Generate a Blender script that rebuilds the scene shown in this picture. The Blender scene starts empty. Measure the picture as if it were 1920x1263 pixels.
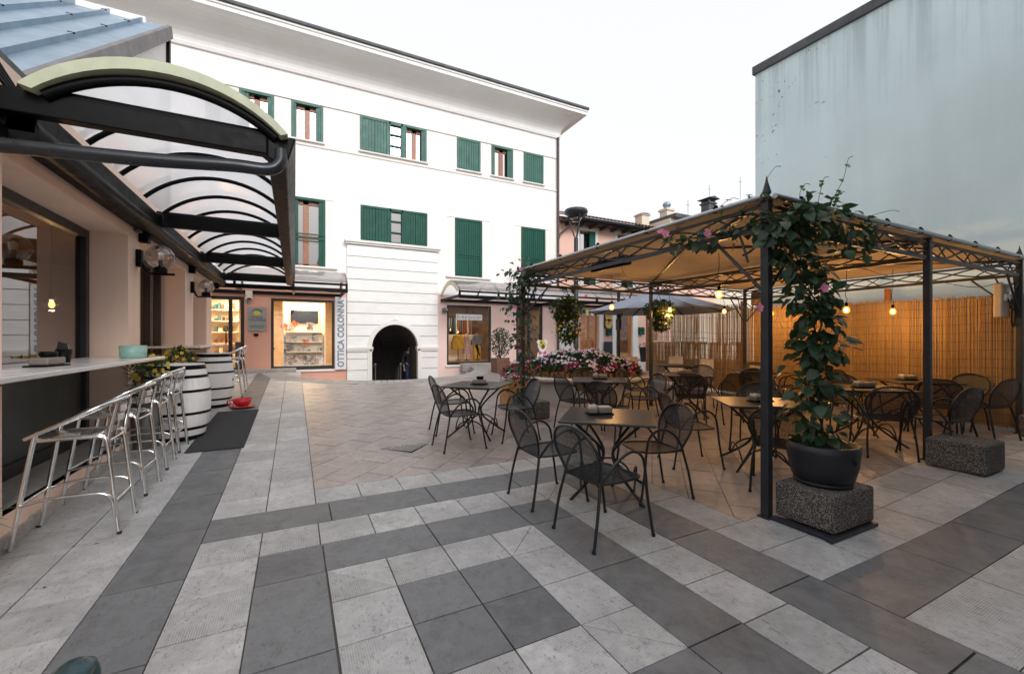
import bpy, bmesh, math, random
from mathutils import Vector, Matrix
random.seed(7)
R = math.radians
scene = bpy.context.scene
COL = scene.collection
# ---------------------------------------------------------------- camera model
TH = R(26.9); FPX = 803.0; CAMH = 1.5; HZ = 635.0
def ray(px, py):
    a = (px-960)/FPX
    return Vector((a*math.cos(TH)+math.sin(TH), -a*math.sin(TH)+math.cos(TH), (HZ-py)/FPX))
def onY(px, py, Y):
    d = ray(px, py); s = Y/d.y
    return (d.x*s, CAMH+d.z*s)
def xAtY(px, Y): return onY(px, HZ, Y)[0]
def onX(px, py, X):
    d = ray(px, py); s = X/d.x
    return (d.y*s, CAMH+d.z*s)
def g(x, y):
    """height of the plaza: flat near the camera, rising gently towards the far shops"""
    yy = min(y, 16.5)
    t = yy-4.0
    if t < -1.5: r = 0.0
    elif t < 1.5: r = 0.042*(t+1.5)**2/6.0
    else: r = 0.042*t
    if x > 4.2:
        k = min(1.0, (x-4.2)/2.6); k = k*k*(3-2*k); r += 0.10*k*max(0.0, min(1.0, 1-(yy-2.5)/5.0))*max(0.0, min(1.0, (yy-.6)/1.2))
    return r

cam = bpy.data.cameras.new('camera'); camo = bpy.data.objects.new('camera', cam); COL.objects.link(camo)
cam.sensor_width = 36; cam.lens = 36*FPX/1920; cam.shift_y = 3.5/1920
cam.clip_start = 0.05; cam.clip_end = 600
camo.location = (0, 0, CAMH); camo.rotation_euler = (R(90), 0, -TH)
scene.camera = camo

# ---------------------------------------------------------------- object helpers
class MB:
    def __init__(s): s.v = []; s.f = []; s.m = []; s.s = []; s.mi = 0
    def add(s, vs, fs, smooth=False):
        o = len(s.v); s.v += [tuple(p) for p in vs]
        for f in fs:
            s.f.append([i+o for i in f]); s.m.append(s.mi); s.s.append(smooth)
    def box(s, x0, x1, y0, y1, z0, z1, rot=0, c=None):
        vs = [(x, y, z) for z in (z0, z1) for y in (y0, y1) for x in (x0, x1)]
        if rot:
            cx, cy = c if c else ((x0+x1)/2, (y0+y1)/2); cr, sr = math.cos(rot), math.sin(rot)
            vs = [(cx+(x-cx)*cr-(y-cy)*sr, cy+(x-cx)*sr+(y-cy)*cr, z) for x, y, z in vs]
        s.add(vs, [(0,2,3,1),(4,5,7,6),(0,1,5,4),(1,3,7,5),(3,2,6,7),(2,0,4,6)])
    def beam(s, a, b, w, h, up=(0,0,1)):
        a = Vector(a); b = Vector(b); d = (b-a).normalized(); u = Vector(up)
        sx = d.cross(u)
        if sx.length < 1e-5: sx = d.cross(Vector((1,0,0)))
        sx.normalize(); uz = sx.cross(d)
        vs = [p+sx*i*w/2+uz*j*h/2 for p in (a, b) for j in (-1, 1) for i in (-1, 1)]
        s.add(vs, [(0,2,3,1),(4,5,7,6),(0,1,5,4),(1,3,7,5),(3,2,6,7),(2,0,4,6)])
    def tube(s, pts, r, n=8, closed=False, flat=None):
        pts = [Vector(p) for p in pts]; N = len(pts); rr = r if isinstance(r, (list, tuple)) else [r]*N
        if N < 2: return
        tans = []
        for i in range(N):
            if closed: t = pts[(i+1) % N]-pts[i-1]
            else: t = pts[min(i+1, N-1)]-pts[max(i-1, 0)]
            if t.length < 1e-9: t = Vector((0,0,1))
            tans.append(t.normalized())
        ref = Vector((0,0,1)) if abs(tans[0].z) < .9 else Vector((1,0,0))
        u = tans[0].cross(ref).normalized(); rings = []
        for i in range(N):
            u = (u-tans[i]*u.dot(tans[i]))
            if u.length < 1e-6: u = tans[i].cross(Vector((.3,.5,.8)))
            u.normalize(); w = tans[i].cross(u)
            rings.append([pts[i]+(u*math.cos(2*math.pi*k/n)+w*math.sin(2*math.pi*k/n))*rr[i] for k in range(n)])
        vs = [p for q in rings for p in q]; fs = []
        M = N if closed else N-1
        for i in range(M):
            j = (i+1) % N
            for k in range(n): fs.append((i*n+k, i*n+(k+1) % n, j*n+(k+1) % n, j*n+k))
        s.add(vs, fs, True)
        if not closed:
            s.add(rings[0], [tuple(range(n))[::-1]]); s.add(rings[-1], [tuple(range(n))])
    def lathe(s, prof, n=24, c=(0,0,0), smooth=True, cap=True):
        vs = [(c[0]+r*math.cos(2*math.pi*k/n), c[1]+r*math.sin(2*math.pi*k/n), c[2]+z) for r, z in prof for k in range(n)]
        fs = [(i*n+k, i*n+(k+1) % n, (i+1)*n+(k+1) % n, (i+1)*n+k) for i in range(len(prof)-1) for k in range(n)]
        s.add(vs, fs, smooth)
        if cap:
            if prof[0][0] > 1e-4: s.add(vs[:n], [tuple(range(n))[::-1]])
            if prof[-1][0] > 1e-4: s.add(vs[-n:], [tuple(range(n))])
    def prism(s, poly, axis, a, b):
        def P(p, t): return {'x': (t, p[0], p[1]), 'y': (p[0], t, p[1]), 'z': (p[0], p[1], t)}[axis]
        n = len(poly); vs = [P(p, a) for p in poly]+[P(p, b) for p in poly]
        s.add(vs, [tuple(range(n)), tuple(range(n, 2*n))[::-1]]+[(i, (i+1) % n, n+(i+1) % n, n+i) for i in range(n)])
    def poly(s, pts): s.add(pts, [tuple(range(len(pts)))])
    def sphere(s, c, r, n=14, sc=(1,1,1)):
        vs = []; m = n//2
        for i in range(m+1):
            t = math.pi*i/m
            for k in range(n):
                p = 2*math.pi*k/n
                vs.append((c[0]+r*sc[0]*math.sin(t)*math.cos(p), c[1]+r*sc[1]*math.sin(t)*math.sin(p), c[2]+r*sc[2]*math.cos(t)))
        s.add(vs, [(i*n+k, (i+1)*n+k, (i+1)*n+(k+1) % n, i*n+(k+1) % n) for i in range(m) for k in range(n)], True)
    def leaf(s, p, d, up, L, W, fold=.25, droop=.15, smooth=True):
        p = Vector(p); d = Vector(d).normalized(); up = Vector(up); sd = d.cross(up)
        if sd.length < 1e-4: sd = d.cross(Vector((1,0,.1)))
        sd.normalize(); nz = sd.cross(d)
        def q(t, w, h): return p+d*L*t+sd*W*w+nz*h
        a = q(0,0,0); m1 = q(.32,0,-.02*L); m2 = q(.68,0,-droop*L*.4); e = q(1,0,-droop*L)
        f = fold*W*.5
        l1 = q(.28,.48,f); l2 = q(.66,.38,f-droop*L*.4); r1 = q(.28,-.48,f); r2 = q(.66,-.38,f-droop*L*.4)
        s.add([a,m1,m2,e,l1,l2,r1,r2], [(0,1,4),(1,2,5,4),(2,3,5),(0,6,1),(1,6,7,2),(2,7,3)], smooth)
    def blossom(s, p, nrm, r, n=5):
        p = Vector(p); nz = Vector(nrm).normalized(); u = nz.cross(Vector((.21,.4,.89))).normalized(); w = nz.cross(u)
        a0 = random.uniform(0, 6.28)
        for k in range(n):
            a = a0+2*math.pi*k/n; da = math.pi/n*.95
            c1 = p+(u*math.cos(a-da)+w*math.sin(a-da))*r*.75+nz*r*.15
            c2 = p+(u*math.cos(a)+w*math.sin(a))*r+nz*r*.08
            c3 = p+(u*math.cos(a+da)+w*math.sin(a+da))*r*.75+nz*r*.15
            s.add([p, c1, c2, c3], [(0,1,2,3)])
    def build(s, name, mats, parent=None, kind=None, bevel=0, label=None, world=False, recalc=True):
        me = bpy.data.meshes.new(name); me.from_pydata(s.v, [], s.f)
        if not isinstance(mats, (list, tuple)): mats = [mats]
        for m in mats: me.materials.append(m)
        me.polygons.foreach_set('material_index', s.m); me.polygons.foreach_set('use_smooth', s.s)
        if recalc:
            bm = bmesh.new(); bm.from_mesh(me); bmesh.ops.recalc_face_normals(bm, faces=bm.faces); bm.to_mesh(me); bm.free()
        me.update()
        o = bpy.data.objects.new(name, me); COL.objects.link(o)
        if parent is not None: attach(o, parent)
        if kind: o['kind'] = kind
        if label: o['label'] = label
        if bevel:
            b = o.modifiers.new('bevel', 'BEVEL'); b.width = bevel; b.segments = 2; b.limit_method = 'ANGLE'
        return o
WORLD_PARENTS = {}
def attach(o, parent):
    o.parent = parent
    if parent.name in WORLD_PARENTS: o.matrix_parent_inverse = Matrix.Translation(-Vector(WORLD_PARENTS[parent.name]))
def thing(name, label, cat, loc=(0,0,0), rotz=0, group=None, world=False):
    """Empty at the base of a thing; with world=True its parts are modelled in world coordinates"""
    o = bpy.data.objects.new(name, None); COL.objects.link(o); o.empty_display_size = .1
    o.location = loc; o.rotation_euler = (0, 0, rotz)
    if world: WORLD_PARENTS[o.name] = loc
    o['label'] = label; o['category'] = cat
    if group: o['group'] = group
    return o
def tag(o, label, cat, group=None):
    o['label'] = label; o['category'] = cat
    if group: o['group'] = group
    return o
def dup(root, loc, rotz, label, group=None, scale=None):
    def rec(o, parent):
        c = o.copy(); COL.objects.link(c)
        if parent is not None: c.parent = parent
        for ch in o.children: rec(ch, c)
        return c
    r = rec(root, None); r.location = loc; r.rotation_euler = (0, 0, rotz); r['label'] = label
    if group: r['group'] = group
    if scale: r.scale = (scale,)*3
    return r
def spline(pts, n=6, closed=False):
    P = [Vector(p) for p in pts]; out = []; N = len(P); M = N if closed else N-1
    for i in range(M):
        p0 = P[i-1] if (closed or i > 0) else P[0]*2-P[1]
        p1 = P[i]; p2 = P[(i+1) % N]
        p3 = P[(i+2) % N] if (closed or i+2 < N) else P[-1]*2-P[-2]
        for k in range(n):
            t = k/n
            out.append(.5*((2*p1)+(p2-p0)*t+(2*p0-5*p1+4*p2-p3)*t*t+(3*p1-p0-3*p2+p3)*t**3))
    if not closed: out.append(P[-1])
    return out
def text_mesh(name, body, mats, size, parent, mtx, ext=.004, align='CENTER', sx=1, spacing=1, idx=None, label=None, bold=.012):
    cu = bpy.data.curves.new(name, 'FONT'); cu.body = body; cu.size = size; cu.extrude = ext
    cu.align_x = align; cu.align_y = 'CENTER'; cu.space_character = spacing; cu.resolution_u = 3
    cu.offset = size*bold
    for m in (mats if isinstance(mats, (list, tuple)) else [mats]): cu.materials.append(m)
    if idx:
        for i, k in enumerate(idx): cu.body_format[i].material_index = k
    o = bpy.data.objects.new(name, cu); COL.objects.link(o)
    dg = bpy.context.evaluated_depsgraph_get(); me = bpy.data.meshes.new_from_object(o.evaluated_get(dg))
    bpy.data.objects.remove(o)
    me.transform(mtx @ Matrix.Diagonal((sx, 1, 1, 1)))
    me.name = name
    o = bpy.data.objects.new(name, me); COL.objects.link(o)
    if parent is not None: attach(o, parent)
    if label: o['label'] = label
    return o
def facing_minus_y(x, y, z, roll=0):
    """text plane facing the camera side (normal -y)"""
    return Matrix.Translation((x, y, z)) @ Matrix.Rotation(R(90), 4, 'X') @ Matrix.Rotation(roll, 4, 'Z')

# ---------------------------------------------------------------- materials
class N:
    def __init__(s, name):
        s.mat = bpy.data.materials.new(name); s.mat.use_nodes = True; s.t = s.mat.node_tree; s.n = s.t.nodes
        s.n.clear(); s.out = s.n.new('ShaderNodeOutputMaterial'); s.tc = s.n.new('ShaderNodeTexCoord')
    def node(s, typ, **kw):
        nd = s.n.new('ShaderNode'+typ)
        for k, v in kw.items(): setattr(nd, k, v)
        return nd
    def link(s, a, b): s.t.links.new(a, b)
    def coord(s, scale=(1,1,1), rot=(0,0,0), loc=(0,0,0)):
        mp = s.node('Mapping'); mp.inputs['Scale'].default_value = scale; mp.inputs['Rotation'].default_value = rot
        mp.inputs['Location'].default_value = loc
        s.link(s.tc.outputs['Object'], mp.inputs['Vector']); return mp.outputs[0]
    def noise(s, scale, detail=4, vec=None, rough=.55, dist=0):
        nd = s.node('TexNoise'); nd.inputs['Scale'].default_value = scale; nd.inputs['Detail'].default_value = detail
        nd.inputs['Roughness'].default_value = rough; nd.inputs['Distortion'].default_value = dist
        s.link(vec if vec is not None else s.tc.outputs['Object'], nd.inputs['Vector']); return nd.outputs['Fac']
    def ramp(s, fac, stops):
        nd = s.node('ValToRGB'); cr = nd.color_ramp
        while len(cr.elements) < len(stops): cr.elements.new(.5)
        for e, (p, c) in zip(cr.elements, stops):
            e.position = p; e.color = (c, c, c, 1) if isinstance(c, (int, float)) else (*c, 1)
        s.link(fac, nd.inputs[0]); return nd.outputs[0]
    def mix(s, fac, a, b, typ='MIX'):
        nd = s.node('MixRGB', blend_type=typ)
        for i, v in ((0, fac), (1, a), (2, b)):
            if isinstance(v, (int, float)): nd.inputs[i].default_value = v if i == 0 else (v, v, v, 1)
            elif isinstance(v, tuple): nd.inputs[i].default_value = (*v, 1)
            else: s.link(v, nd.inputs[i])
        return nd.outputs[0]
    def math(s, op, a, b=None):
        nd = s.node('Math', operation=op)
        for i, v in ((0, a), (1, b)):
            if v is None: continue
            if isinstance(v, (int, float)): nd.inputs[i].default_value = v
            else: s.link(v, nd.inputs[i])
        return nd.outputs[0]
    def bump(s, h, strength=.3, dist=.01, prev=None):
        nd = s.node('Bump'); nd.inputs['Strength'].default_value = strength; nd.inputs['Distance'].default_value = dist
        s.link(h, nd.inputs['Height'])
        if prev is not None: s.link(prev, nd.inputs['Normal'])
        return nd.outputs[0]
    def pbsdf(s, col, rough=.6, metal=0, normal=None, spec=None, trans=0, emit=None):
        b = s.node('BsdfPrincipled')
        for k, v in (('Base Color', col), ('Roughness', rough), ('Metallic', metal)):
            if isinstance(v, tuple): b.inputs[k].default_value = (*v, 1)
            elif isinstance(v, (int, float)): b.inputs[k].default_value = v if k != 'Base Color' else (v, v, v, 1)
            else: s.link(v, b.inputs[k])
        if spec is not None: b.inputs['Specular IOR Level'].default_value = spec
        if normal is not None: s.link(normal, b.inputs['Normal'])
        if trans: b.inputs['Transmission Weight'].default_value = trans
        if emit: b.inputs['Emission Color'].default_value = (*emit[0], 1); b.inputs['Emission Strength'].default_value = emit[1]
        return b.outputs[0]
    def done(s, sh): s.link(sh, s.out.inputs['Surface']); return s.mat
    def island(s):
        return s.node('NewGeometry').outputs['Random Per Island']
def sc(c, k): return tuple(min(1, x*k) for x in c)
def M(name, col, rough=.6, metal=0, var=.12, scale=6, bump=0, bscale=80, isl=0, spec=None, bdist=.004):
    n = N(name); f = n.noise(scale, 5)
    c = n.mix(n.ramp(f, [(.3, 0.0), (.7, 1.0)]), sc(col, 1-var), sc(col, 1+var))
    if isl:
        c = n.mix(1.0, c, n.ramp(n.island(), [(0, 1-isl), (1, 1+isl)]), 'MULTIPLY')
    nm = n.bump(n.noise(bscale, 3), bump, bdist) if bump else None
    rr = n.ramp(n.noise(scale*2.3, 3), [(.3, max(.02, rough-.07)), (.7, min(1, rough+.07))])
    return n.done(n.pbsdf(c, rr, metal, nm, spec))
def leafmat(name, c1, c2, rough=.45):
    n = N(name); c = n.mix(n.island(), c1, c2)
    c = n.mix(n.ramp(n.noise(3), [(.35, 0.0), (.7, .6)]), c, sc(c1, .6))
    p = n.pbsdf(c, rough); t = n.node('BsdfTranslucent'); n.link(n.mix(.5, c, sc(c2, 1.6)), t.inputs[0])
    m = n.node('MixShader'); m.inputs[0].default_value = .25; n.link(p, m.inputs[1]); n.link(t.outputs[0], m.inputs[2])
    return n.done(m.outputs[0])
def petal(name, c1, c2):
    n = N(name); c = n.mix(n.island(), c1, c2); p = n.pbsdf(c, .6); t = n.node('BsdfTranslucent'); n.link(c, t.inputs[0])
    m = n.node('MixShader'); m.inputs[0].default_value = .3; n.link(p, m.inputs[1]); n.link(t.outputs[0], m.inputs[2])
    return n.done(m.outputs[0])
def pane(name, tint, gloss=.12, rough=.01, alpha=.9):
    n = N(name); tr = n.node('BsdfTransparent'); tr.inputs[0].default_value = (*tint, 1)
    gl = n.node('BsdfGlossy'); gl.inputs['Roughness'].default_value = rough; gl.inputs[0].default_value = (.95, .97, 1, 1)
    lw = n.node('LayerWeight'); lw.inputs[0].default_value = .35
    f = n.math('ADD', n.math('MULTIPLY', lw.outputs['Fresnel'], .75), gloss)
    f = n.math('MINIMUM', f, .9)
    m = n.node('MixShader'); n.link(f, m.inputs[0]); n.link(tr.outputs[0], m.inputs[1]); n.link(gl.outputs[0], m.inputs[2])
    return n.done(m.outputs[0])
def emis(name, col, k):
    n = N(name); e = n.node('Emission'); e.inputs[0].default_value = (*col, 1); e.inputs[1].default_value = k
    return n.done(e.outputs[0])

# paving stones
def stone(name, base, dark, groove=0.0, isl=.12, rough=.75, spots=.5, pit=.5, cl=.6):
    n = N(name); big = n.noise(2.2, 6); mid = n.noise(14, 6, dist=.6)
    c = n.mix(n.ramp(mid, [(.3, 0.0), (.62, 1.0)]), sc(base, .82), sc(base, 1.08))
    c = n.mix(n.ramp(big, [(.35, 0.0), (.7, .5)]), c, sc(base, .72))
    c = n.mix(1.0, c, n.ramp(n.island(), [(0, 1-isl), (1, 1+isl)]), 'MULTIPLY')
    pits = n.ramp(n.noise(46, 4, n.coord((1, .45, 1), (0, 0, .6)), .7, 1.4), [(.56, 0.0), (.66, 1.0)])
    c = n.mix(n.math('MULTIPLY', pits, spots), c, dark)
    wear = n.ramp(n.noise(6.5, 8, None, .72, 2.0), [(.53, 0.0), (.66, 1.0)])
    c = n.mix(n.math('MULTIPLY', wear, spots*.5), c, sc(base, .5))
    cloud = n.ramp(n.noise(4.5, 7, None, .65, .8), [(.40, 0.0), (.66, cl)]); c = n.mix(cloud, c, sc(base, 1.28))
    nm = n.bump(n.noise(60, 5), pit, .006)
    if groove:
        w = n.node('TexWave', wave_type='BANDS', bands_direction='DIAGONAL'); w.inputs['Scale'].default_value = 14
        w.inputs['Distortion'].default_value = 1.5; w.inputs['Detail'].default_value = 2
        isr = n.math('MULTIPLY', n.ramp(n.island(), [(.45, 0.0), (.46, 1.0)]), 1.5708)
        vr = n.node('VectorRotate', rotation_type='Z_AXIS'); n.link(n.tc.outputs['Object'], vr.inputs['Vector']); n.link(isr, vr.inputs['Angle'])
        mp = n.node('Mapping'); mp.inputs['Scale'].default_value = (3.9, .02, 0); n.link(vr.outputs[0], mp.inputs[0]); n.link(mp.outputs[0], w.inputs['Vector'])
        patch = n.ramp(n.noise(3.1, 4), [(.4, .15), (.6, 1.0)])
        gf = n.math('MULTIPLY', n.math('MULTIPLY', w.outputs['Fac'], patch), groove)
        c = n.mix(gf, c, sc(base, .45)); nm = n.bump(n.math('MULTIPLY', n.math('SUBTRACT', 1.0, w.outputs['Fac']), patch), .35*groove, .006, nm)
    return n.done(n.pbsdf(c, rough, 0, nm, .5))
m_light = stone('pale_limestone', (.48, .484, .487), (.10, .10, .10), .7, .16, .55, .75, .7, .22)
m_dark = stone('dark_bluestone', (.147, .154, .163), (.055, .056, .058), 0, .22, .5, .75, .35, .7)
m_pink = stone('pink_stone', (.375, .325, .305), (.10, .085, .08), .5, .17, .36, .8)
m_joint = M('joint_mortar', (.085, .08, .07), .9, var=.3, scale=9)
m_kerb = stone('kerb_stone', (.36, .345, .33), (.15, .14, .13), 0, .06)
# facades
def plaster(name, col, var=.04, bump=.12, streak=0.0, rough=.85):
    n = N(name); c = n.mix(n.ramp(n.noise(.9, 6), [(.3, 0.0), (.7, 1.0)]), sc(col, 1-var), sc(col, 1+var))
    c = n.mix(n.ramp(n.noise(1.2, 6, n.coord((3, 3, .25))), [(.5, 0.0), (.75, 1.0)]), c, sc(col, 1-streak-var))
    return n.done(n.pbsdf(c, rough, 0, n.bump(n.noise(90, 4), bump, .004), .25))
m_white = plaster('white_plaster', (.88, .845, .825), .03, .12, .05)
m_cream = plaster('cream_plaster', (.86, .805, .77))
m_cornice = plaster('cornice_plaster', (.90, .89, .87), .03, .05)
m_shopwall = plaster('salmon_plaster', (.74, .41, .31), .05)
m_palepink = plaster('pale_pink_plaster', (.80, .60, .55), .05)
m_peach = plaster('peach_plaster', (.88, .67, .55), .05, .2)
m_house = plaster('apricot_plaster', (.80, .52, .42), .06)
m_beige = plaster('beige_plaster', (.70, .62, .50), .05)
m_trim = plaster('trim_stone', (.78, .76, .72), .05, .05)
m_ringstone = plaster('shaded_planter_stone', (.50, .48, .44), .08, .15, .1)  # trim stone made darker, the planter's shade put into its colour
def travertine():
    n = N('travertine_courses')
    c = n.mix(n.ramp(n.noise(2.5, 6), [(.3, 0.0), (.7, 1.0)]), (.80, .80, .79), (.87, .865, .85))
    c = n.mix(n.ramp(n.noise(3, 7, n.coord((.5, 1, 6)), .7), [(.55, 0.0), (.75, .6)]), c, (.58, .52, .44))
    c = n.mix(1.0, c, n.ramp(n.island(), [(0, .94), (1, 1.03)]), 'MULTIPLY')
    return n.done(n.pbsdf(c, .7, 0, n.bump(n.noise(50, 5, n.coord((1, 1, 4))), .2, .006)))
m_trav = travertine()
def weathered():
    n = N('weathered_blue_plaster'); base = (.68, .82, .845)
    c = n.mix(n.ramp(n.noise(.45, 7), [(.35, 0.0), (.7, 1.0)]), sc(base, .93), sc(base, 1.07))
    z = n.node('SeparateXYZ'); n.link(n.tc.outputs['Object'], z.inputs[0])
    low = n.ramp(n.noise(1.1, 7, n.coord((1, 1.4, .10)), .65), [(.4, 0.0), (.72, 1.0)])
    c = n.mix(n.math('MULTIPLY', low, .22), c, (.44, .54, .56))
    top = n.node('MapRange'); top.inputs['From Min'].default_value = 5.9; top.inputs['From Max'].default_value = 8.2
    n.link(z.outputs['Z'], top.inputs['Value'])
    st = n.ramp(n.noise(2.2, 6, n.coord((1, 2.2, .07)), .7, .3), [(.46, 0.0), (.62, 1.0)])
    c = n.mix(n.math('MULTIPLY', n.math('MULTIPLY', st, top.outputs[0]), .5), c, (.25, .31, .325))
    # fine chipped patches in the upper part of the wall
    far = n.node('MapRange'); far.inputs['From Min'].default_value = 4.6; far.inputs['From Max'].default_value = 5.9
    n.link(z.outputs['Y'], far.inputs['Value'])
    band = n.ramp(n.noise(1.5, 3, n.coord((1, .8, 2.2))), [(.53, 0.0), (.60, 1.0)])
    hi = n.node('MapRange'); hi.inputs['From Min'].default_value = 5.2; hi.inputs['From Max'].default_value = 6.1
    n.link(z.outputs['Z'], hi.inputs['Value'])
    ch = n.ramp(n.noise(14, 4, n.coord((1, 1, 1.2)), .6, .5), [(.62, 0.0), (.635, 1.0)])
    cf = n.math('MULTIPLY', n.math('MULTIPLY', ch, band), n.math('MULTIPLY', hi.outputs[0], far.outputs[0]))
    c = n.mix(cf, c, (.16, .17, .16))
    # hairline cracks
    v = n.node('TexVoronoi', feature='DISTANCE_TO_EDGE'); v.inputs['Scale'].default_value = .42
    nv = n.node('TexNoise'); nv.inputs['Scale'].default_value = 1.4; nv.inputs['Detail'].default_value = 6
    n.link(n.tc.outputs['Object'], nv.inputs['Vector'])
    av = n.node('VectorMath', operation='MULTIPLY_ADD'); n.link(nv.outputs['Color'], av.inputs[0]); av.inputs[1].default_value = (.5, .5, .5)
    n.link(n.tc.outputs['Object'], av.inputs[2]); n.link(av.outputs[0], v.inputs['Vector'])
    ck = n.math('MULTIPLY', n.ramp(v.outputs['Distance'], [(.0, 1.0), (.006, 0.0)]), n.ramp(n.noise(.6), [(.5, 0.0), (.6, .55)]))
    c = n.mix(ck, c, (.2, .24, .25))
    nm = n.bump(n.noise(30, 6), .25, .01); nm = n.bump(cf, .5, .01, nm)
    return n.done(n.pbsdf(c, .9, 0, nm, .2))
m_bluewall = weathered()
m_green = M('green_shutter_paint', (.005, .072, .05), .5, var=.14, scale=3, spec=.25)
m_greentop = M('sheen_green_paint', (.028, .12, .095), .45, var=.16, scale=3, spec=.35)  # shutter green made lighter, reflected light put into the colour
m_wood = M('brown_window_wood', (.27, .095, .04), .4, var=.3, scale=14)
m_woodlight = M('honey_wood', (.42, .21, .08), .45, var=.3, scale=10)
m_black = M('black_metal', (.003, .0035, .0045), .45, var=.2, scale=5, spec=.12)
m_blackpipe = M('black_pipe_paint', (.011, .016, .021), .33, var=.2, scale=5)
m_frame = M('dark_window_frame', (.018, .02, .023), .4, var=.2, scale=5)
m_post = M('anthracite_iron', (.022, .026, .033), .42, var=.25, scale=8, bump=.05)
m_chair = M('black_chair_steel', (.0065, .008, .0105), .34, var=.25, scale=10)
m_pipe = M('galvanised_pipe', (.42, .44, .46), .35, 1, var=.1, scale=6)
m_alu = M('polished_aluminium', (.80, .80, .79), .17, 1, var=.06, scale=9)
m_rubber = M('black_rubber', (.012, .012, .012), .8)
m_roofedge = M('slate_roof_edge', (.07, .075, .08), .6, var=.3, scale=4)
m_zinc = M('blue_grey_roof_metal', (.27, .36, .44), .42, .55, var=.14, scale=2.5)
m_fascia = M('grey_brown_fascia', (.17, .165, .17), .45, .5, var=.15, scale=3)
m_brown = M('brown_downpipe', (.075, .05, .045), .45, .3, var=.2, scale=4)
m_plastwhite = M('white_paint', (.80, .80, .79), .4, var=.03, scale=4)
m_counter = M('white_counter_laminate', (.70, .70, .70), .18, var=.03, scale=4)
m_barrel = M('white_barrel_paint', (.76, .76, .76), .4, var=.06, scale=5, bump=.12, bscale=22)
m_mat = M('charcoal_door_mat', (.022, .024, .028), .95, var=.3, scale=60, bump=.6, bscale=300)
m_red = M('red_glazed_plastic', (.50, .012, .02), .25, var=.1, scale=4)
m_teal = M('mint_ceramic', (.27, .46, .41), .3, var=.05, scale=5)
m_pot = M('dark_blue_grey_pot', (.011, .014, .020), .5, var=.2, scale=6)
m_soil = M('potting_soil', (.03, .022, .016), .95, var=.4, scale=30, bump=.6, bscale=40)
m_napkin = M('napkin_paper', (.50, .47, .42), .8, var=.08)
m_terrac = M('brown_pot', (.16, .075, .05), .7, var=.2, scale=6)
m_boxgrey = M('taupe_box', (.20, .18, .155), .55, var=.08, scale=10)
m_paper = M('paper_packets', (.72, .66, .55), .7, var=.2, scale=25, isl=.25)
m_cable = M('black_cable', (.01, .01, .01), .6)
m_tabletop = (lambda n: n.done(n.pbsdf((.026, .025, .026), .32, 0, None, .5)))(N('dark_table_enamel'))
m_tile = M('clay_roof_tiles', (.34, .19, .13), .85, var=.35, scale=9, isl=.2)
m_skin = M('skin', (.45, .26, .19), .55); m_hair = M('dark_hair', (.015, .011, .009), .6)
m_jeans = M('blue_denim', (.03, .06, .13), .85); m_coat = M('dark_coat', (.02, .02, .024), .8)
def aggregate():
    n = N('exposed_aggregate'); v = n.node('TexVoronoi'); v.inputs['Scale'].default_value = 120
    n.link(n.tc.outputs['Object'], v.inputs['Vector'])
    bw = n.node('RGBToBW'); n.link(v.outputs['Color'], bw.inputs[0])
    c = n.ramp(bw.outputs[0], [(.2, (.14, .13, .12)), (.45, (.31, .29, .265)), (.62, (.44, .415, .385)), (.8, (.62, .59, .56))])
    c = n.mix(n.ramp(v.outputs['Distance'], [(.28, 0.0), (.6, 1.0)]), c, (.05, .045, .04))
    c = n.mix(n.ramp(n.noise(5, 4), [(.3, 0.0), (.7, .4)]), c, (.07, .065, .06))
    return n.done(n.pbsdf(c, .8, 0, n.bump(n.math('SUBTRACT', 1.0, v.outputs['Distance']), .9, .012)))
m_aggr = aggregate()
def cane():
    n = N('reed_canes'); c = n.mix(n.island(), (.385, .24, .10), (.425, .27, .115))
    c = n.mix(n.ramp(n.noise(6, 5, n.coord((1, 1, .6))), [(.4, 0.0), (.7, .3)]), c, (.22, .125, .05))
    return n.done(n.pbsdf(c, .6))
m_cane = cane()
def meshsheet(name, col, opac):
    n = N(name); tr = n.node('BsdfTransparent'); p = n.pbsdf(col, .4)
    v = n.node('TexVoronoi'); v.inputs['Scale'].default_value = 330; n.link(n.tc.outputs['Object'], v.inputs['Vector'])
    f = n.ramp(v.outputs['Distance'], [(.30, opac-.35), (.52, min(1, opac+.3))])
    m = n.node('MixShader'); n.link(f, m.inputs[0]); n.link(tr.outputs[0], m.inputs[1]); n.link(p, m.inputs[2])
    return n.done(m.outputs[0])
m_meshback = meshsheet('perforated_steel_mesh', (.008, .0095, .012), .60)
m_meshseat = meshsheet('perforated_steel_seat', (.010, .012, .015), .87)
def fabric(name, col, tl, rough=.9):
    n = N(name); c = n.mix(n.ramp(n.noise(1.3, 5), [(.3, 0.0), (.7, 1.0)]), sc(col, .85), sc(col, 1.1))
    p = n.pbsdf(c, rough, 0, n.bump(n.noise(4, 4), .25, .03)); t = n.node('BsdfTranslucent'); n.link(c, t.inputs[0])
    m = n.node('MixShader'); m.inputs[0].default_value = tl; n.link(p, m.inputs[1]); n.link(t.outputs[0], m.inputs[2])
    return n.done(m.outputs[0])
m_canvas = fabric('tan_roof_canvas', (.40, .31, .215), .04)
m_umb = fabric('grey_parasol_cloth', (.23, .26, .33), .0, .5)
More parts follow.
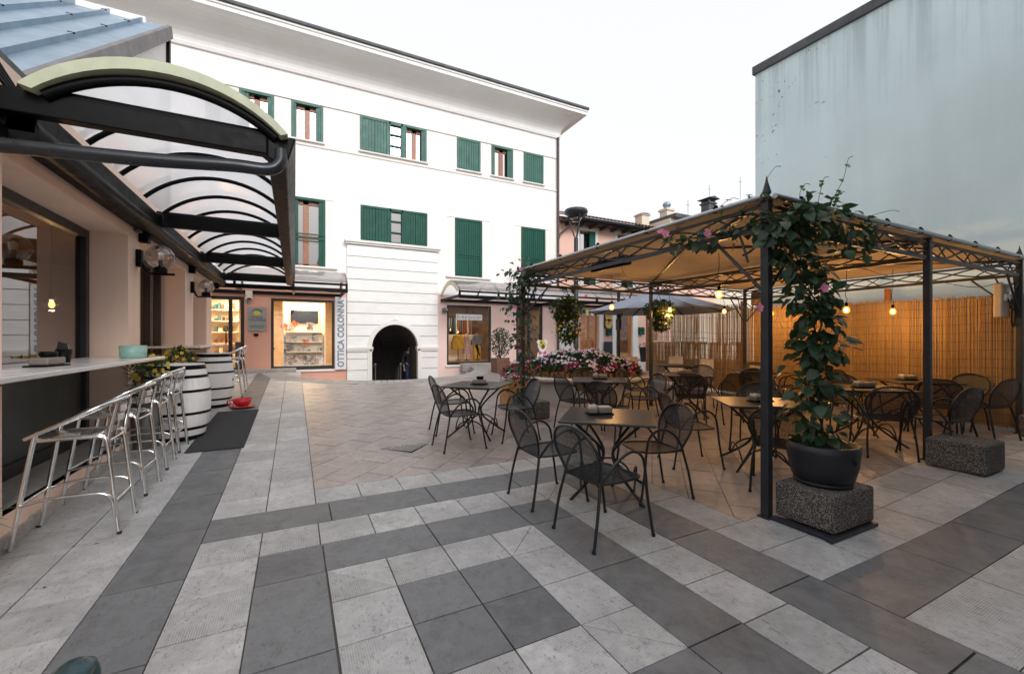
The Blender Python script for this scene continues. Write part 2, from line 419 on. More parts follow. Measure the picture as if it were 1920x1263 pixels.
def polycarb(name, col, tr=.55, dirt=.3):
    n = N(name); c = n.mix(n.ramp(n.noise(2.5, 6), [(.35, 0.0), (.7, dirt)]), col, sc(col, .6))
    t = n.node('BsdfTransparent'); n.link(c, t.inputs[0]); tl = n.node('BsdfTranslucent'); n.link(c, tl.inputs[0])
    gl = n.node('BsdfGlossy'); gl.inputs['Roughness'].default_value = .12
    m = n.node('MixShader'); m.inputs[0].default_value = 1-tr; n.link(t.outputs[0], m.inputs[1]); n.link(tl.outputs[0], m.inputs[2])
    lw = n.node('LayerWeight'); lw.inputs[0].default_value = .3
    m2 = n.node('MixShader'); n.link(n.math('ADD', n.math('MULTIPLY', lw.outputs['Fresnel'], .35), .03), m2.inputs[0])
    n.link(m.outputs[0], m2.inputs[1]); n.link(gl.outputs[0], m2.inputs[2])
    return n.done(m2.outputs[0])
m_poly = polycarb('clear_polycarbonate', (.95, .96, .98), .16, .10)
m_polyend = M('yellowed_green_end_trim', (.43, .47, .33), .5, var=.12, scale=6)
m_polyyel = M('yellowed_end_panel', (.62, .55, .33), .5, var=.12, scale=6)
m_glass = pane('shop_window_glass', (.93, .94, .94), .03)
m_cafeglass = pane('smoked_cafe_glass', (.50, .45, .40), .17)
m_upglass = None
def upglass(k):
    n = N('reflecting_window_glass'); d = n.pbsdf(n.mix(n.noise(2), (.02, .02, .022), (.05, .045, .045)), .3)
    gl = n.node('BsdfGlossy'); gl.inputs['Roughness'].default_value = .015
    m = n.node('MixShader'); m.inputs[0].default_value = k; n.link(d, m.inputs[1]); n.link(gl.outputs[0], m.inputs[2])
    return n.done(m.outputs[0])
m_upglass = upglass(.55)
m_dimreflect = upglass(.13)  # same glass, dark reflected buildings put in as a weaker mirror
m_smoke = pane('smoked_globe_glass', (.80, .74, .68), .06, .03)
m_bulbglass = emis('warm_filament_glow', (1.0, .62, .25), 60)
def amber():
    n = N('amber_bulb_glass'); tr = n.node('BsdfTransparent'); tr.inputs[0].default_value = (1, .85, .6, 1); e = n.node('Emission'); e.inputs[0].default_value = (1, .42, .07, 1); e.inputs[1].default_value = 2.6
    m = n.node('MixShader'); m.inputs[0].default_value = .55; n.link(tr.outputs[0], m.inputs[1]); n.link(e.outputs[0], m.inputs[2]); return n.done(m.outputs[0])
m_amber = amber()
m_dimglow = emis('warm_bulb_glow', (1.0, .55, .16), 7)
m_strip = emis('warm_shop_strip', (1.0, .72, .42), 5.0)
m_vine = leafmat('vine_leaf', (.010, .034, .016), (.05, .11, .05), .38)
m_vinetip = leafmat('young_vine_leaf', (.06, .16, .03), (.12, .26, .06))
m_shrub = leafmat('olive_leaf', (.05, .075, .04), (.11, .14, .085), .6)
m_bed = leafmat('bedding_leaf', (.012, .045, .014), (.04, .095, .03), .5)
m_basket = leafmat('basket_leaf', (.03, .065, .012), (.085, .13, .03), .5)
m_stem = M('vine_stem', (.06, .045, .025), .8)
m_fpink = petal('pink_petals', (.70, .20, .42), (.82, .34, .55))
m_fwhite = petal('white_petals', (.85, .83, .84), (.80, .70, .78))
m_flilac = petal('lilac_petals', (.70, .48, .72), (.60, .36, .62))
m_fred = petal('crimson_petals', (.30, .008, .04), (.48, .02, .12))
m_fyel = petal('yellow_petals', (.80, .55, .03), (.85, .65, .08))
# ================================================================= GROUND AND PAVING
D = 15.3                                       # plane of the far shop fronts
PIT = (2.78, 15.2, 3.12)                       # sunken half round in front of the arch
LOW = -0.5
def in_pit(x, y): return (x-PIT[0])**2+(y-PIT[1])**2 < PIT[2]**2 or (1.4 < x < 5.2 and 15.0 < y < 23)
mb = MB(); st = 0.5
def gbase(x, y): return g(x, y)-.012
def patch(x0, x1, y0, y1, s):
    nx = int((x1-x0)/s+.5); ny = int((y1-y0)/s+.5)
    vs = [(x0+i*s, y0+j*s, gbase(x0+i*s, y0+j*s)) for j in range(ny+1) for i in range(nx+1)]
    fs = []
    for j in range(ny):
        for i in range(nx):
            cx = x0+(i+.5)*s; cy = y0+(j+.5)*s
            if any(in_pit(cx+dx*s*.5, cy+dy*s*.5) for dx in (-1, 1) for dy in (-1, 1)): continue
            if -10 < x0 < 0 and False: continue
            fs.append((j*(nx+1)+i, j*(nx+1)+i+1, (j+1)*(nx+1)+i+1, (j+1)*(nx+1)+i))
    mb.add(vs, fs, True)
patch(-10, 20, -8, 24, .5)
for a in ((-300, -10, -300, 300), (20, 300, -300, 300), (-10, 20, -300, -8), (-10, 20, 24, 300)):
    x0, x1, y0, y1 = a; mb.poly([(x0, y0, gbase(0, y0)), (x1, y0, gbase(0, y0)), (x1, y1, gbase(0, y1)), (x0, y1, gbase(0, y1))])
mb.build('ground', m_joint, kind='structure', recalc=False)
GAP = .0044
def tile(mb, pts, dz=0.0):
    """one paving slab from a convex outline, slightly shrunk, with sides"""
    cx = sum(p[0] for p in pts)/len(pts); cy = sum(p[1] for p in pts)/len(pts); q = []
    for x, y in pts:
        d = math.hypot(x-cx, y-cy); k = max(0, (d-GAP*1.4))/d if d > 0 else 0
        q.append((cx+(x-cx)*k, cy+(y-cy)*k))
    j = random.uniform(-.0012, .0012)+dz
    n = len(q); vs = [(x, y, g(x, y)+j) for x, y in q]+[(x, y, g(x, y)-.014) for x, y in q]
    mb.add(vs, [tuple(range(n))]+[(i, n+i, n+(i+1) % n, (i+1) % n) for i in range(n)])
def rows(mb, x0, x1, y0, y1, px, py, off=0.0):
    ny = max(1, round((y1-y0)/py)); nx = max(1, round((x1-x0)/px)); dx = (x1-x0)/nx; dy = (y1-y0)/ny
    for j in range(ny):
        xs = [x0]+[x0+(i+off*(j % 2))*dx for i in range(1, nx+1)]+[x1]
        xs = sorted(set(round(min(max(v, x0), x1), 4) for v in xs))
        for a, b in zip(xs, xs[1:]):
            if b-a < .02: continue
            tile(mb, [(a, y0+j*dy), (b, y0+j*dy), (b, y0+(j+1)*dy), (a, y0+(j+1)*dy)])
L = MB(); K = MB(); P = MB()
m = .395
rows(L, -1.80, -1.41, -2.15, 12.75, 9, m); rows(L, -1.41, -1.01, -2.15, 12.75, 9, m); rows(L, -2.6, -1.01, 12.75, 15.0, .4, .4)
rows(K, -1.01, -.61, -2.15, 15.0, 9, .79)
def ring(mb, x0, x1, y0, y1, w, mitre=True, pitch=.39):
    # four sides between the corner squares, corners split along the mitre
    rows(mb, x0+w, x1-w, y0, y0+w, pitch, 9); rows(mb, x0+w, x1-w, y1-w, y1, pitch, 9)
    rows(mb, x0, x0+w, y0+w, y1-w, 9, pitch); rows(mb, x1-w, x1, y0+w, y1-w, 9, pitch)
    for cx, cy, sx, sy in ((x0, y0, 1, 1), (x1, y0, -1, 1), (x0, y1, 1, -1), (x1, y1, -1, -1)):
        a = (cx, cy); b = (cx+sx*w, cy); c = (cx+sx*w, cy+sy*w); d = (cx, cy+sy*w)
        for t in (([a, b, c], [a, c, d]) if mitre else ([a, b, c, d],)):
            if sx*sy < 0: t = [p for p in t][::-1]
            tile(mb, t)
ring(L, .186, 1.712, 1.47, 3.01, .372)
for i in range(2):
    for j in range(2): tile(K, [(.558+.391*i, 1.842+.398*j), (.558+.391*(i+1), 1.842+.398*j), (.558+.391*(i+1), 1.842+.398*(j+1)), (.558+.391*i, 1.842+.398*(j+1))])
ring(K, -.22, 2.11, 1.07, 3.41, .40, False, .78)
ring(L, -.61, 2.50, .68, 3.80, .39)
rows(K, -.61, 2.92, 3.80, 4.22, .9, 9); rows(K, 2.50, 2.92, -2.15, 3.80, 9, .78); rows(K, -.61, 2.50, .26, .68, .8, 9)
rows(L, -.61, 2.50, -2.15, .26, .39, .39)
rows(L, -.61, .17, 4.22, 15.0, .39, .395)                                     # two-slab pale strip to the far shops
rows(L, .17, 3.30, 4.22, 4.60, .39, 9); rows(L, 2.92, 3.30, 2.28, 4.22, 9, .58)
rows(L, 2.92, 10.4, 1.5, 1.9, .575, 9, .5); rows(L, 2.92, 10.4, 1.9, 2.28, .575, 9)
rows(K, 2.92, 10.4, 1.10, 1.5, .9, 9); rows(L, 2.92, 10.6, -2.2, 1.10, .58, .40, .5)
def clip(poly, x0, x1, y0, y1):
    for ax, val, sgn in ((0, x0, 1), (0, x1, -1), (1, y0, 1), (1, y1, -1)):
        out = []
        for i in range(len(poly)):
            a, b = poly[i], poly[(i+1) % len(poly)]
            ia = sgn*(a[ax]-val) >= 0; ib = sgn*(b[ax]-val) >= 0
            if ia: out.append(a)
            if ia != ib:
                t = (val-a[ax])/(b[ax]-a[ax]); out.append((a[0]+t*(b[0]-a[0]), a[1]+t*(b[1]-a[1])))
        poly = out
        if len(poly) < 3: return []
    return poly
def diag(mb, x0, x1, y0, y1, s, skip=lambda p: False):
    h = s*math.sqrt(2); u0 = -60
    for i in range(-70, 90):
        for j in range(-70, 90):
            # slabs twice as long as wide, laid on the diagonal
            ox = (j % 2)*1.0
            c = [((2*i+ox+a-(j+b))*h/2, (2*i+ox+a+(j+b))*h/2) for a, b in ((0, 0), (2, 0), (2, 1), (0, 1))]
            if max(p[0] for p in c) < x0 or min(p[0] for p in c) > x1 or max(p[1] for p in c) < y0 or min(p[1] for p in c) > y1: continue
            q = clip(c, x0, x1, y0, y1)
            if len(q) < 3: continue
            ar = abs(sum(q[k][0]*q[(k+1) % len(q)][1]-q[(k+1) % len(q)][0]*q[k][1] for k in range(len(q)))/2)
            if ar < .004 or skip(q): continue
            tile(mb, q)
pit_skip = lambda q: any((x-PIT[0])**2+(y-PIT[1])**2 < (PIT[2]+.03)**2 for x, y in q)
diag(P, .17, 10.3, 4.60, 15.0, .33, pit_skip); diag(P, 3.30, 10.3, 2.28, 4.60, .33)
L.build('pale_paving', m_light, kind='structure', recalc=False)
K.build('dark_paving', m_dark, kind='structure', recalc=False)
P.build('pink_paving', m_pink, kind='structure', recalc=False)
# kerb round the sunken area, its wall and floor
mb = MB(); n = 60; r0, r1 = PIT[2]-.04, PIT[2]+.55
for k in range(n):
    a0 = math.pi+math.pi*k/n; a1 = math.pi+math.pi*(k+1)/n-.004; vs = []
    for r, dz in ((r0, .012), (r1, .006), (r0, LOW), (r1, -.03)):
        for a in (a0, a1):
            x = PIT[0]+r*math.cos(a); y = PIT[1]+r*math.sin(a); vs.append((x, y, (g(x, y)+dz) if dz != LOW else LOW))
    mb.add(vs, [(0,1,3,2), (0,4,5,1), (2,3,7,6)])
mb.build('curved_kerb', m_kerb, kind='structure')
mb = MB(); mb.poly([(PIT[0]-3.3, 11.9, LOW), (PIT[0]+3.3, 11.9, LOW), (PIT[0]+3.3, D+.05, LOW), (PIT[0]-3.3, D+.05, LOW)])
mb.build('sunken_floor', m_kerb, kind='structure')
# strip of threshold stone along the far shops
mb = MB()
for x0, x1 in ((-2.7, .05), (5.55, 15.0)):
    k = int((x1-x0)/.6)
    for i in range(k):
        a = x0+(x1-x0)*i/k; b = x0+(x1-x0)*(i+1)/k-.006
        mb.box(a, b, 14.96, D+.04, .3, g(0, D)+.10+random.uniform(-.001, .001))
mb.build('threshold_step', m_kerb, kind='structure', bevel=.008)

# ================================================================= GENERAL WALL TOOL
def wall_holes(mb, plane, c, a0, a1, z0, z1, holes, depth, sgn=1):
    A = sorted(set([a0, a1]+[v for h in holes for v in h[:2] if a0 < v < a1])); Z = sorted(set([z0, z1]+[v for h in holes for v in h[2:] if z0 < v < z1]))
    def P(a, z, d=0): return (a, c+d, z) if plane == 'y' else (c+d, a, z)
    for i in range(len(A)-1):
        for j in range(len(Z)-1):
            ca = (A[i]+A[i+1])/2; cz = (Z[j]+Z[j+1])/2
            if any(h[0] < ca < h[1] and h[2] < cz < h[3] for h in holes): continue
            mb.poly([P(A[i], Z[j]), P(A[i+1], Z[j]), P(A[i+1], Z[j+1]), P(A[i], Z[j+1])])
    for h in holes:
        b0, b1, y0, y1 = max(h[0], a0), min(h[1], a1), max(h[2], z0), min(h[3], z1); d = depth*sgn
        if b1 <= b0 or y1 <= y0: continue
        mb.poly([P(b0, y0), P(b0, y1), P(b0, y1, d), P(b0, y0, d)]); mb.poly([P(b1, y0), P(b1, y1), P(b1, y1, d), P(b1, y0, d)])
        if h[3] <= z1: mb.poly([P(b0, y1), P(b1, y1), P(b1, y1, d), P(b0, y1, d)])
        if h[2] >= z0: mb.poly([P(b0, y0), P(b1, y0), P(b1, y0, d), P(b0, y0, d)])
def frect(pl, pr, tl, bl, tr, br, Y=D):
    x0, z0a = onY(pl, bl, Y); _, z1a = onY(pl, tl, Y); x1, z0b = onY(pr, br, Y); _, z1b = onY(pr, tr, Y)
    return [x0, x1, (z0a+z0b)/2, (z1a+z1b)/2]

# ================================================================= WHITE BUILDING
wb = thing('white_building', 'long white plastered building with green shutters and a stone arch over ground floor shops', 'building', (3.5, D, .4), world=True)
Zc = onY(820, 317, D)[1]                              # string line below the top windows
top_px = [(385, 413, 148, 232, 154, 240), (448, 514, 164.5, 238, 180, 251), (546, 606, 187, 258, 200, 269), (675, 800, 216, 284, 243, 304),
          (857, 901, 255.5, 318, 265.5, 323), (921.6, 962, 270.6, 329.6, 279, 335), (982, 1019, 284, 341, 291, 345)]
TOPW = [frect(*a) for a in top_px]
zt = sum(r[3] for r in TOPW[1:])/len(TOPW[1:]); zb = sum(r[2] for r in TOPW[1:])/len(TOPW[1:])
for r in TOPW: r[2] = zb; r[3] = zt
fl2 = [(536, 610, 366, 497, 375, 500), (676, 801, 384, 451, 400, 463), (853, 903.6, 407, 518, 415, 520.5), (977, 1022, 424, 519, 431, 521)]
F2 = [frect(*a) for a in fl2]
XR = xAtY(1047, D); XL = -9.0; ZS = 3.15; ZW = onY(1047, 256, D)[1]
door = [xAtY(366, D), xAtY(458, D), g(0, D)+.06, onY(458, 556, D)[1]]
shopw = frect(508, 627, 559, 693, 563, 692.6)
px0, px1 = xAtY(651, D-.12), xAtY(821, D-.12)         # stone portal
pz1 = onY(735, 458.5, D-.12)[1]
ax0, ax1 = xAtY(697, D-.12), xAtY(783, D-.12); ar = (ax1-ax0)/2; axc = (ax0+ax1)/2
kidw = frect(838, 921, 571, 684, 574, 682)
kdoor = [xAtY(968, D), xAtY(1018, D), g(0, D)+.06, onY(1000, 571, D)[1]]
archhole = [ax0-.02, ax1+.02, LOW, 2.4]
def box_shell(mb, x0, x1, y0, y1, z0, z1, front=False):
    mb.poly([(x0,y0,z0),(x0,y1,z0),(x0,y1,z1),(x0,y0,z1)]); mb.poly([(x1,y0,z0),(x1,y1,z0),(x1,y1,z1),(x1,y0,z1)])
    mb.poly([(x0,y1,z0),(x1,y1,z0),(x1,y1,z1),(x0,y1,z1)])
mb = MB(); wall_holes(mb, 'y', D, XL, XR, ZS, Zc, F2, .2); box_shell(mb, XL, XR, D, D+9, ZS, ZW)
wall_holes(mb, 'y', D, XL, XR, zt, ZW, [], .2)
mb.build('wall', m_white, wb)
mb = MB(); wall_holes(mb, 'y', D+.015, XL, XR, Zc, zt, [r for r in TOPW], .2); mb.build('window_band', m_cream, wb)
mb = MB(); wall_holes(mb, 'y', D+.005, ax1+.03, XR, LOW, ZS, [kidw, kdoor], .22); mb.build('shop_front_wall', m_palepink, wb, label='pale pink ground floor wall around the children shop')
mb = MB(); wall_holes(mb, 'y', D+.005, XL, ax0-.03, LOW, ZS, [door, shopw], .22)
box_shell(mb, XL, XR, D+.005, D+9, LOW, ZS); mb.build('shop_front_wall', m_shopwall, wb, label='salmon pink ground floor wall around the shop windows')
mb = MB(); mb.box(XL, XR+.02, D-.035, D, Zc-.03, Zc+.03); mb.box(XL, XR+.02, D-.02, D, zt, zt+.035)
mb.build('string_course', m_trim, wb, bevel=.006)
# coved cornice
ye = D-1.0; ze = onY(1100, 210, ye)[1]; xe = XR+.72
mb = MB(); prof = [(D, ZW-.12), (D-.07, ZW-.12), (D-.10, ZW-.03), (D-.07, ZW+.0)]
for k in range(9):
    t = k/8*math.pi/2; prof.append((D-.07-.86*math.sin(t)**1.0*1.0 if False else D-.07-.86*(1-math.cos(t)), ZW+.0+(ze-.16-ZW)*math.sin(t)))
prof += [(ye-.02, ze-.14), (ye-.02, ze-.03), (ye-.06, ze-.02), (ye-.06, ze+.04), (D+.5, ze+.04)]
cur = [(p[0], p[1]) for p in prof]
vs = []; nP = len(cur)
for y, z in cur: vs.append((XL, y, z))
for y, z in cur: vs.append((XR+(D-y if y < D else 0)*.72, y, z))
for y, z in cur: vs.append((XR+(D-y if y < D else 0)*.72, D+9, z))
mb.add(vs, [(i, i+1, nP+i+1, nP+i) for i in range(nP-1)], False)
mb.add(vs, [(nP+i, nP+i+1, 2*nP+i+1, 2*nP+i) for i in range(nP-1)], False)
mb.build('cornice', m_cornice, wb)
mb = MB(); mb.box(XL, xe+.06, ye-.12, D+9, ze+.045, ze+.14); mb.build('roof_edge', m_roofedge, wb, bevel=.015)
# portal of stone courses with the arch cut out
PY = D-.12
def arc_x(z, zs, r): 
    t = min(1, max(0, (z-zs)/r)); return r*math.sqrt(max(0, 1-t*t))
zs = onY(740, 648, PY)[1]-.05
ro = ar+.14
mb = MB(); ch = (pz1-.12-zs)/9.0; levels = [zs+ch*i for i in range(-5, 10)]
for z0, z1 in zip(levels, levels[1:]):
    z0g = z0+.012; z1g = z1-.012
    if z0 >= zs+ro: mb.prism([(px0, z0g), (px1, z0g), (px1, z1g), (px0, z1g)], 'y', PY, D+.01); continue
    zz = [z0g+(z1g-z0g)*i/6 for i in range(7)]
    def hw(z): return ro if z < zs else arc_x(z, zs, ro)
    zz2 = [z for z in zz if hw(z) > 0 or z < zs+ro]
    for sgn, xo in ((-1, px0), (1, px1)):
        pts = [(axc+sgn*hw(z), z) for z in zz]
        mb.prism([(xo, z0g)]+pts+[(xo, z1g)], 'y', PY, D+.01)
mb.build('stone_portal', m_trav, wb)
mb = MB()                                               # recessed joints behind the courses
zz = [LOW, zs]+[zs+ar*math.sin(t*math.pi/24) for t in range(1, 13)]
for sgn, xo in ((-1, px0+.004), (1, px1-.004)):
    mb.prism([(xo, LOW)]+[(axc+sgn*(ar+.02 if z <= zs else (ar+.02)*math.sqrt(max(0, 1-((z-zs)/ar)**2))), z) for z in zz]+[(axc, pz1-.1), (xo, pz1-.1)], 'y', PY+.022, D+.012)
mb.build('course_joint', m_kerb, wb)
mb = MB(); mb.box(px0-.05, px1+.05, PY-.08, D, pz1-.11, pz1-.05); mb.box(px0-.09, px1+.09, PY-.13, D, pz1-.05, pz1+.03); mb.build('portal_cap', m_trim, wb, bevel=.01)
mb = MB()
for rr, w, pr in ((ar, .07, .06), (ar+.07, .07, .035)):
    for k in range(24):
        t0 = math.pi*k/24; t1 = math.pi*(k+1)/24
        q = [(axc+r*math.cos(t), zs+r*math.sin(t)) for r, t in ((rr, t0), (rr+w, t0), (rr+w, t1), (rr, t1))]
        mb.prism(q, 'y', PY-pr, D+.03)
    for sgn in (-1, 1):
        a = sorted((axc+sgn*rr, axc+sgn*(rr+w))); mb.box(a[0], a[1], PY-pr, D+.03, LOW, zs-.06)
for a, b in ((px0, ax0+.02), (ax1-.02, px1)):
    mb.box(a-.02, b+.02, PY-.09, D+.02, zs-.06, zs+.02); mb.box(a-.01, b+.01, PY-.06, D+.02, zs-.13, zs-.061)
mb.build('arch_moulding', m_trim, wb)
# vaulted passage behind the arch with stairs going down
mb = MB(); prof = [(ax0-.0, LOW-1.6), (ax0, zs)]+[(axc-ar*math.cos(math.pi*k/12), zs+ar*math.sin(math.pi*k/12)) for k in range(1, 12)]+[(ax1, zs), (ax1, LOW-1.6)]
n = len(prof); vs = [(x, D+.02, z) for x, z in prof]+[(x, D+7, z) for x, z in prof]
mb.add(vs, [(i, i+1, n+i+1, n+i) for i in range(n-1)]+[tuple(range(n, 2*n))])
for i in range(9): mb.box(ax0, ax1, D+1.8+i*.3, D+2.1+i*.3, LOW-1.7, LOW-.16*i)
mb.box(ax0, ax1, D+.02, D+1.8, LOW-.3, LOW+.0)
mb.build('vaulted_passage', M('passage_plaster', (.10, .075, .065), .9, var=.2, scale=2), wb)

def mk_window(parent, r, Y, kind, mg, deep=.2, leaves=2, sill=True, low=0, gl=None, leafs=()):
    x0, x1, z0, z1 = r; w = x1-x0; b = min(.09, w*.09); 
    f = MB()
    for a in ((x0, x0+b, z0, z1), (x1-b, x1, z0, z1), (x0+b, x1-b, z1-b, z1)): f.box(a[0], a[1], Y-.03, Y+(deep if kind == 'open' else .05), a[2], a[3])
    if kind != 'open': f.box(x0+b, x1-b, Y-.03, Y+.05, z0, z0+.04)
    F = f.build('window', mg, parent, bevel=.006)
    xi0, xi1 = x0+b, x1-b
    if kind == 'closed':
        lw = (xi1-xi0)/leaves
        for k in range(leaves):
            s = MB(); a = xi0+k*lw+.004; e = a+lw-.008; npl = max(3, int(lw/.085)); pw = (e-a)/npl
            s.box(a, e, Y+.015, Y+.045, z0+.045, z1-b-.004)
            for i in range(npl): s.box(a+i*pw+.006, a+(i+1)*pw-.006, Y-.014, Y+.015, z0+.05+low, z1-b-.008)
            if low:
                s.box(a, e, Y-.022, Y+.0, z0+low-.06, z0+low)
                for i in range(npl): s.box(a+i*pw+.006, a+(i+1)*pw-.006, Y-.004, Y+.016, z0+.05, z0+low-.065)
                s.box(a, e, Y-.03, Y-.0125, z0+low+.02, z0+low+.06)
            s.build('shutter', mg, F)
    else:
        yb = Y+deep-.06; s = MB(); t = .085; xm = (xi0+xi1)/2
        for a in ((xi0, xi0+t, z0, z1-b), (xi1-t, xi1, z0, z1-b), (xm-.085, xm+.085, z0, z1-b), (xi0, xi1, z0, z0+t), (xi0, xi1, z1-b-t-.03, z1-b)):
            s.box(a[0], a[1], yb-.03, yb+.03, a[2], a[3])
        if low: s.box(xi0, xi1, yb-.029, yb+.029, z0+low-.04, z0+low+.04)
        s.build('sash', m_wood, F, bevel=.006)
        s = MB(); s.poly([(xi0, yb+.01, z0), (xi1, yb+.01, z0), (xi1, yb+.01, z1-b), (xi0, yb+.01, z1-b)]); s.build('pane', gl or m_upglass, F)
        sw = min(.2, deep-.02)
        for fr_, side in leafs:
            lw = (xi1-xi0)*fr_; s = MB(); a, e = (xi0+.003, xi0+lw) if side < 0 else (xi1-lw, xi1-.003); npl = max(2, int(lw/.08)); pw = (e-a)/npl
            s.box(a, e, Y+.03, Y+.05, z0+.03, z1-b-.012)
            for i in range(npl): s.box(a+i*pw+.004, a+(i+1)*pw-.004, Y+.005, Y+.03, z0+.035, z1-b-.016)
            s.build('shutter', mg, F)
        for k, (xa, sg) in enumerate(((xi0, 1), (xi1, -1))):
            s = MB(); a, e = sorted((xa+sg*.004, xa+sg*.05)); s.box(a, e, Y-.02, Y+deep-.075, z0+.02, z1-b-.01)
            s.box(*sorted((a+sg*.05, e+sg*.012)), Y+.0, Y+deep-.08, z0+.02, z1-b-.01); s.build('shutter', mg, F)
    if sill:
        s = MB(); s.box(x0-.05, x1+.05, Y-.09, Y+.0, z0-.05, z0-.002); s.build('sill', m_trim, F, bevel=.006)
    return F
for i, r in enumerate(TOPW):
    if i == 3: continue
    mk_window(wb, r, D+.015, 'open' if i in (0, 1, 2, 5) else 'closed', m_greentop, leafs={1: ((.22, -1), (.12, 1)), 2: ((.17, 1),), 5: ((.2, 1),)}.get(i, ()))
def triple(r, mg, right_open, Y):
    x0, x1, z0, z1 = r; a = x0+(x1-x0)*.42; b = x0+(x1-x0)*.625
    mk_window(wb, [x0, a, z0, z1], Y, 'closed', mg, sill=False)
    # narrow middle light with glazing bars
    f = MB(); t = .055
    for q in ((a, a+t, z0, z1), (b-t, b, z0, z1), (a, b, z1-.1, z1), (a, b, z0, z0+.05)): f.box(q[0]+.002, q[1]-.002, Y-.025, Y+.1, q[2], q[3])
    h = z1-z0
    for k in (1, 2): f.box(a+t, b-t, Y+.0, Y+.06, z0+h*k/3.1-.02, z0+h*k/3.1+.02)
    F = f.build('window', mg, wb); s = MB(); s.poly([(a, Y+.07, z0), (b, Y+.07, z0), (b, Y+.07, z1), (a, Y+.07, z1)]); s.build('pane', m_upglass if right_open else m_dimreflect, F)
    mk_window(wb, [b, x1, z0, z1], Y, 'open' if right_open else 'closed', mg, sill=False, leafs=((.16, 1),))
    if right_open:
        s = MB(); s.box(x0-.05, x1+.05, Y-.09, Y, z0-.05, z0-.002); s.build('sill', m_trim, F, bevel=.006)
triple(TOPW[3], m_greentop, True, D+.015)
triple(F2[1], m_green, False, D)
# tall french windows of the first floor with pale side panels and sills
F = mk_window(wb, F2[0], D, 'open', m_green, low=.95, gl=m_dimreflect, leafs=((.27, -1), (.08, 1)))
x0, x1, z0, z1 = F2[0]; s = MB()
for z in (.86, 1.0): s.box(x0+.02, x1-.02, D-.05, D-.025, z0+z, z0+z+.04)
s.build('guard_rail', m_green, F)
for r in F2[2:]: mk_window(wb, r, D, 'closed', m_green, low=(r[3]-r[2])*.36)
for r in (F2[0], F2[2], F2[3]):
    x0, x1, z0, z1 = r
    for a, b in ((x0-.32, x0-.02), (x1+.02, x1+.32)):
        s = MB(); s.box(a, b, D-.012, D, z0, z1+.0); s.box(a, b, D-.03, D, z1+.002, z1+.03); s.build('side_panel', m_cream, wb)
    s = MB(); s.box(x0-.36, x1+.36, D-.11, D, z0-.06, z0-.052+.05); s.build('sill', m_trim, wb, bevel=.008)
# downpipe at the corner with the branch from the lower roof
dp = thing('downpipe', 'brown downpipe with a slanting branch at the corner of the white building', 'downpipe', (XR-.05, D-.1, .5), world=True)
mb = MB(); mb.tube([(XR-.06, D-.08, ZW-.1), (XR-.06, D-.08, .45)], .05, 10); mb.build('pipe', m_brown, dp)
mb = MB(); za = onY(1052, 440, D)[1]; zb2 = onY(1088, 402, D-.4)[1]
mb.tube(spline([(XR-.06, D-.08, za-.35), (XR-.02, D-.1, za-.1), (XR+.15, D-.15, za+.12), (XR+.9, D-.45, zb2-.15), (XR+1.1, D-.5, zb2)], 5), .042, 8); mb.build('branch_pipe', m_brown, dp)

# -------- shop windows and door of the white building
def shop_frame(parent, name, r, Y, fw=.075, base=.12, mull=(), pm=None, wood=m_frame, transom=None):
    x0, x1, z0, z1 = r; f = MB()
    for a in ((x0, x0+fw, z0, z1), (x1-fw, x1, z0, z1), (x0+fw, x1-fw, z1-fw, z1), (x0+fw, x1-fw, z0, z0+base)): f.box(a[0], a[1], Y, Y+.07, a[2], a[3])
    for k in mull: f.box(k-.05, k+.05, Y-.004, Y+.066, z0+base, z1-fw)
    if transom: f.box(x0+fw, x1-fw, Y+.003, Y+.06, transom-.03, transom+.03)
    F = f.build(name, wood, parent, bevel=.006)
    s = MB(); s.poly([(x0+fw, Y+.03, z0+base), (x1-fw, Y+.03, z0+base), (x1-fw, Y+.03, z1-fw), (x0+fw, Y+.03, z1-fw)]); s.build('pane', pm or m_glass, F)
    return F
F = shop_frame(wb, 'shop_window', shopw, D+.03); s = MB(); s.box(shopw[0]-.08, shopw[1]+.05, D-.06, D+.03, shopw[2]-.07, shopw[2]-.002); s.build('sill', m_trim, F, bevel=.008)
F = shop_frame(wb, 'shop_window', kidw, D+.03); s = MB(); s.box(kidw[0]-.06, kidw[1]+.06, D-.06, D+.03, kidw[2]-.07, kidw[2]-.002); s.build('sill', m_trim, F, bevel=.008)
dm = xAtY(431.5, D)
F = shop_frame(wb, 'shop_door', door, D+.06, .10, .10, (dm,)); s = MB(); s.tube([(dm-.10, D+.0, 1.35), (dm-.10, D-.04, 1.35), (dm-.10, D-.04, 1.75), (dm-.10, D+.0, 1.75)], .016, 8); s.build('handle', m_black, F)
F = shop_frame(wb, 'shop_door', kdoor, D+.06, .10, .25, ((kdoor[0]+kdoor[1])/2,))
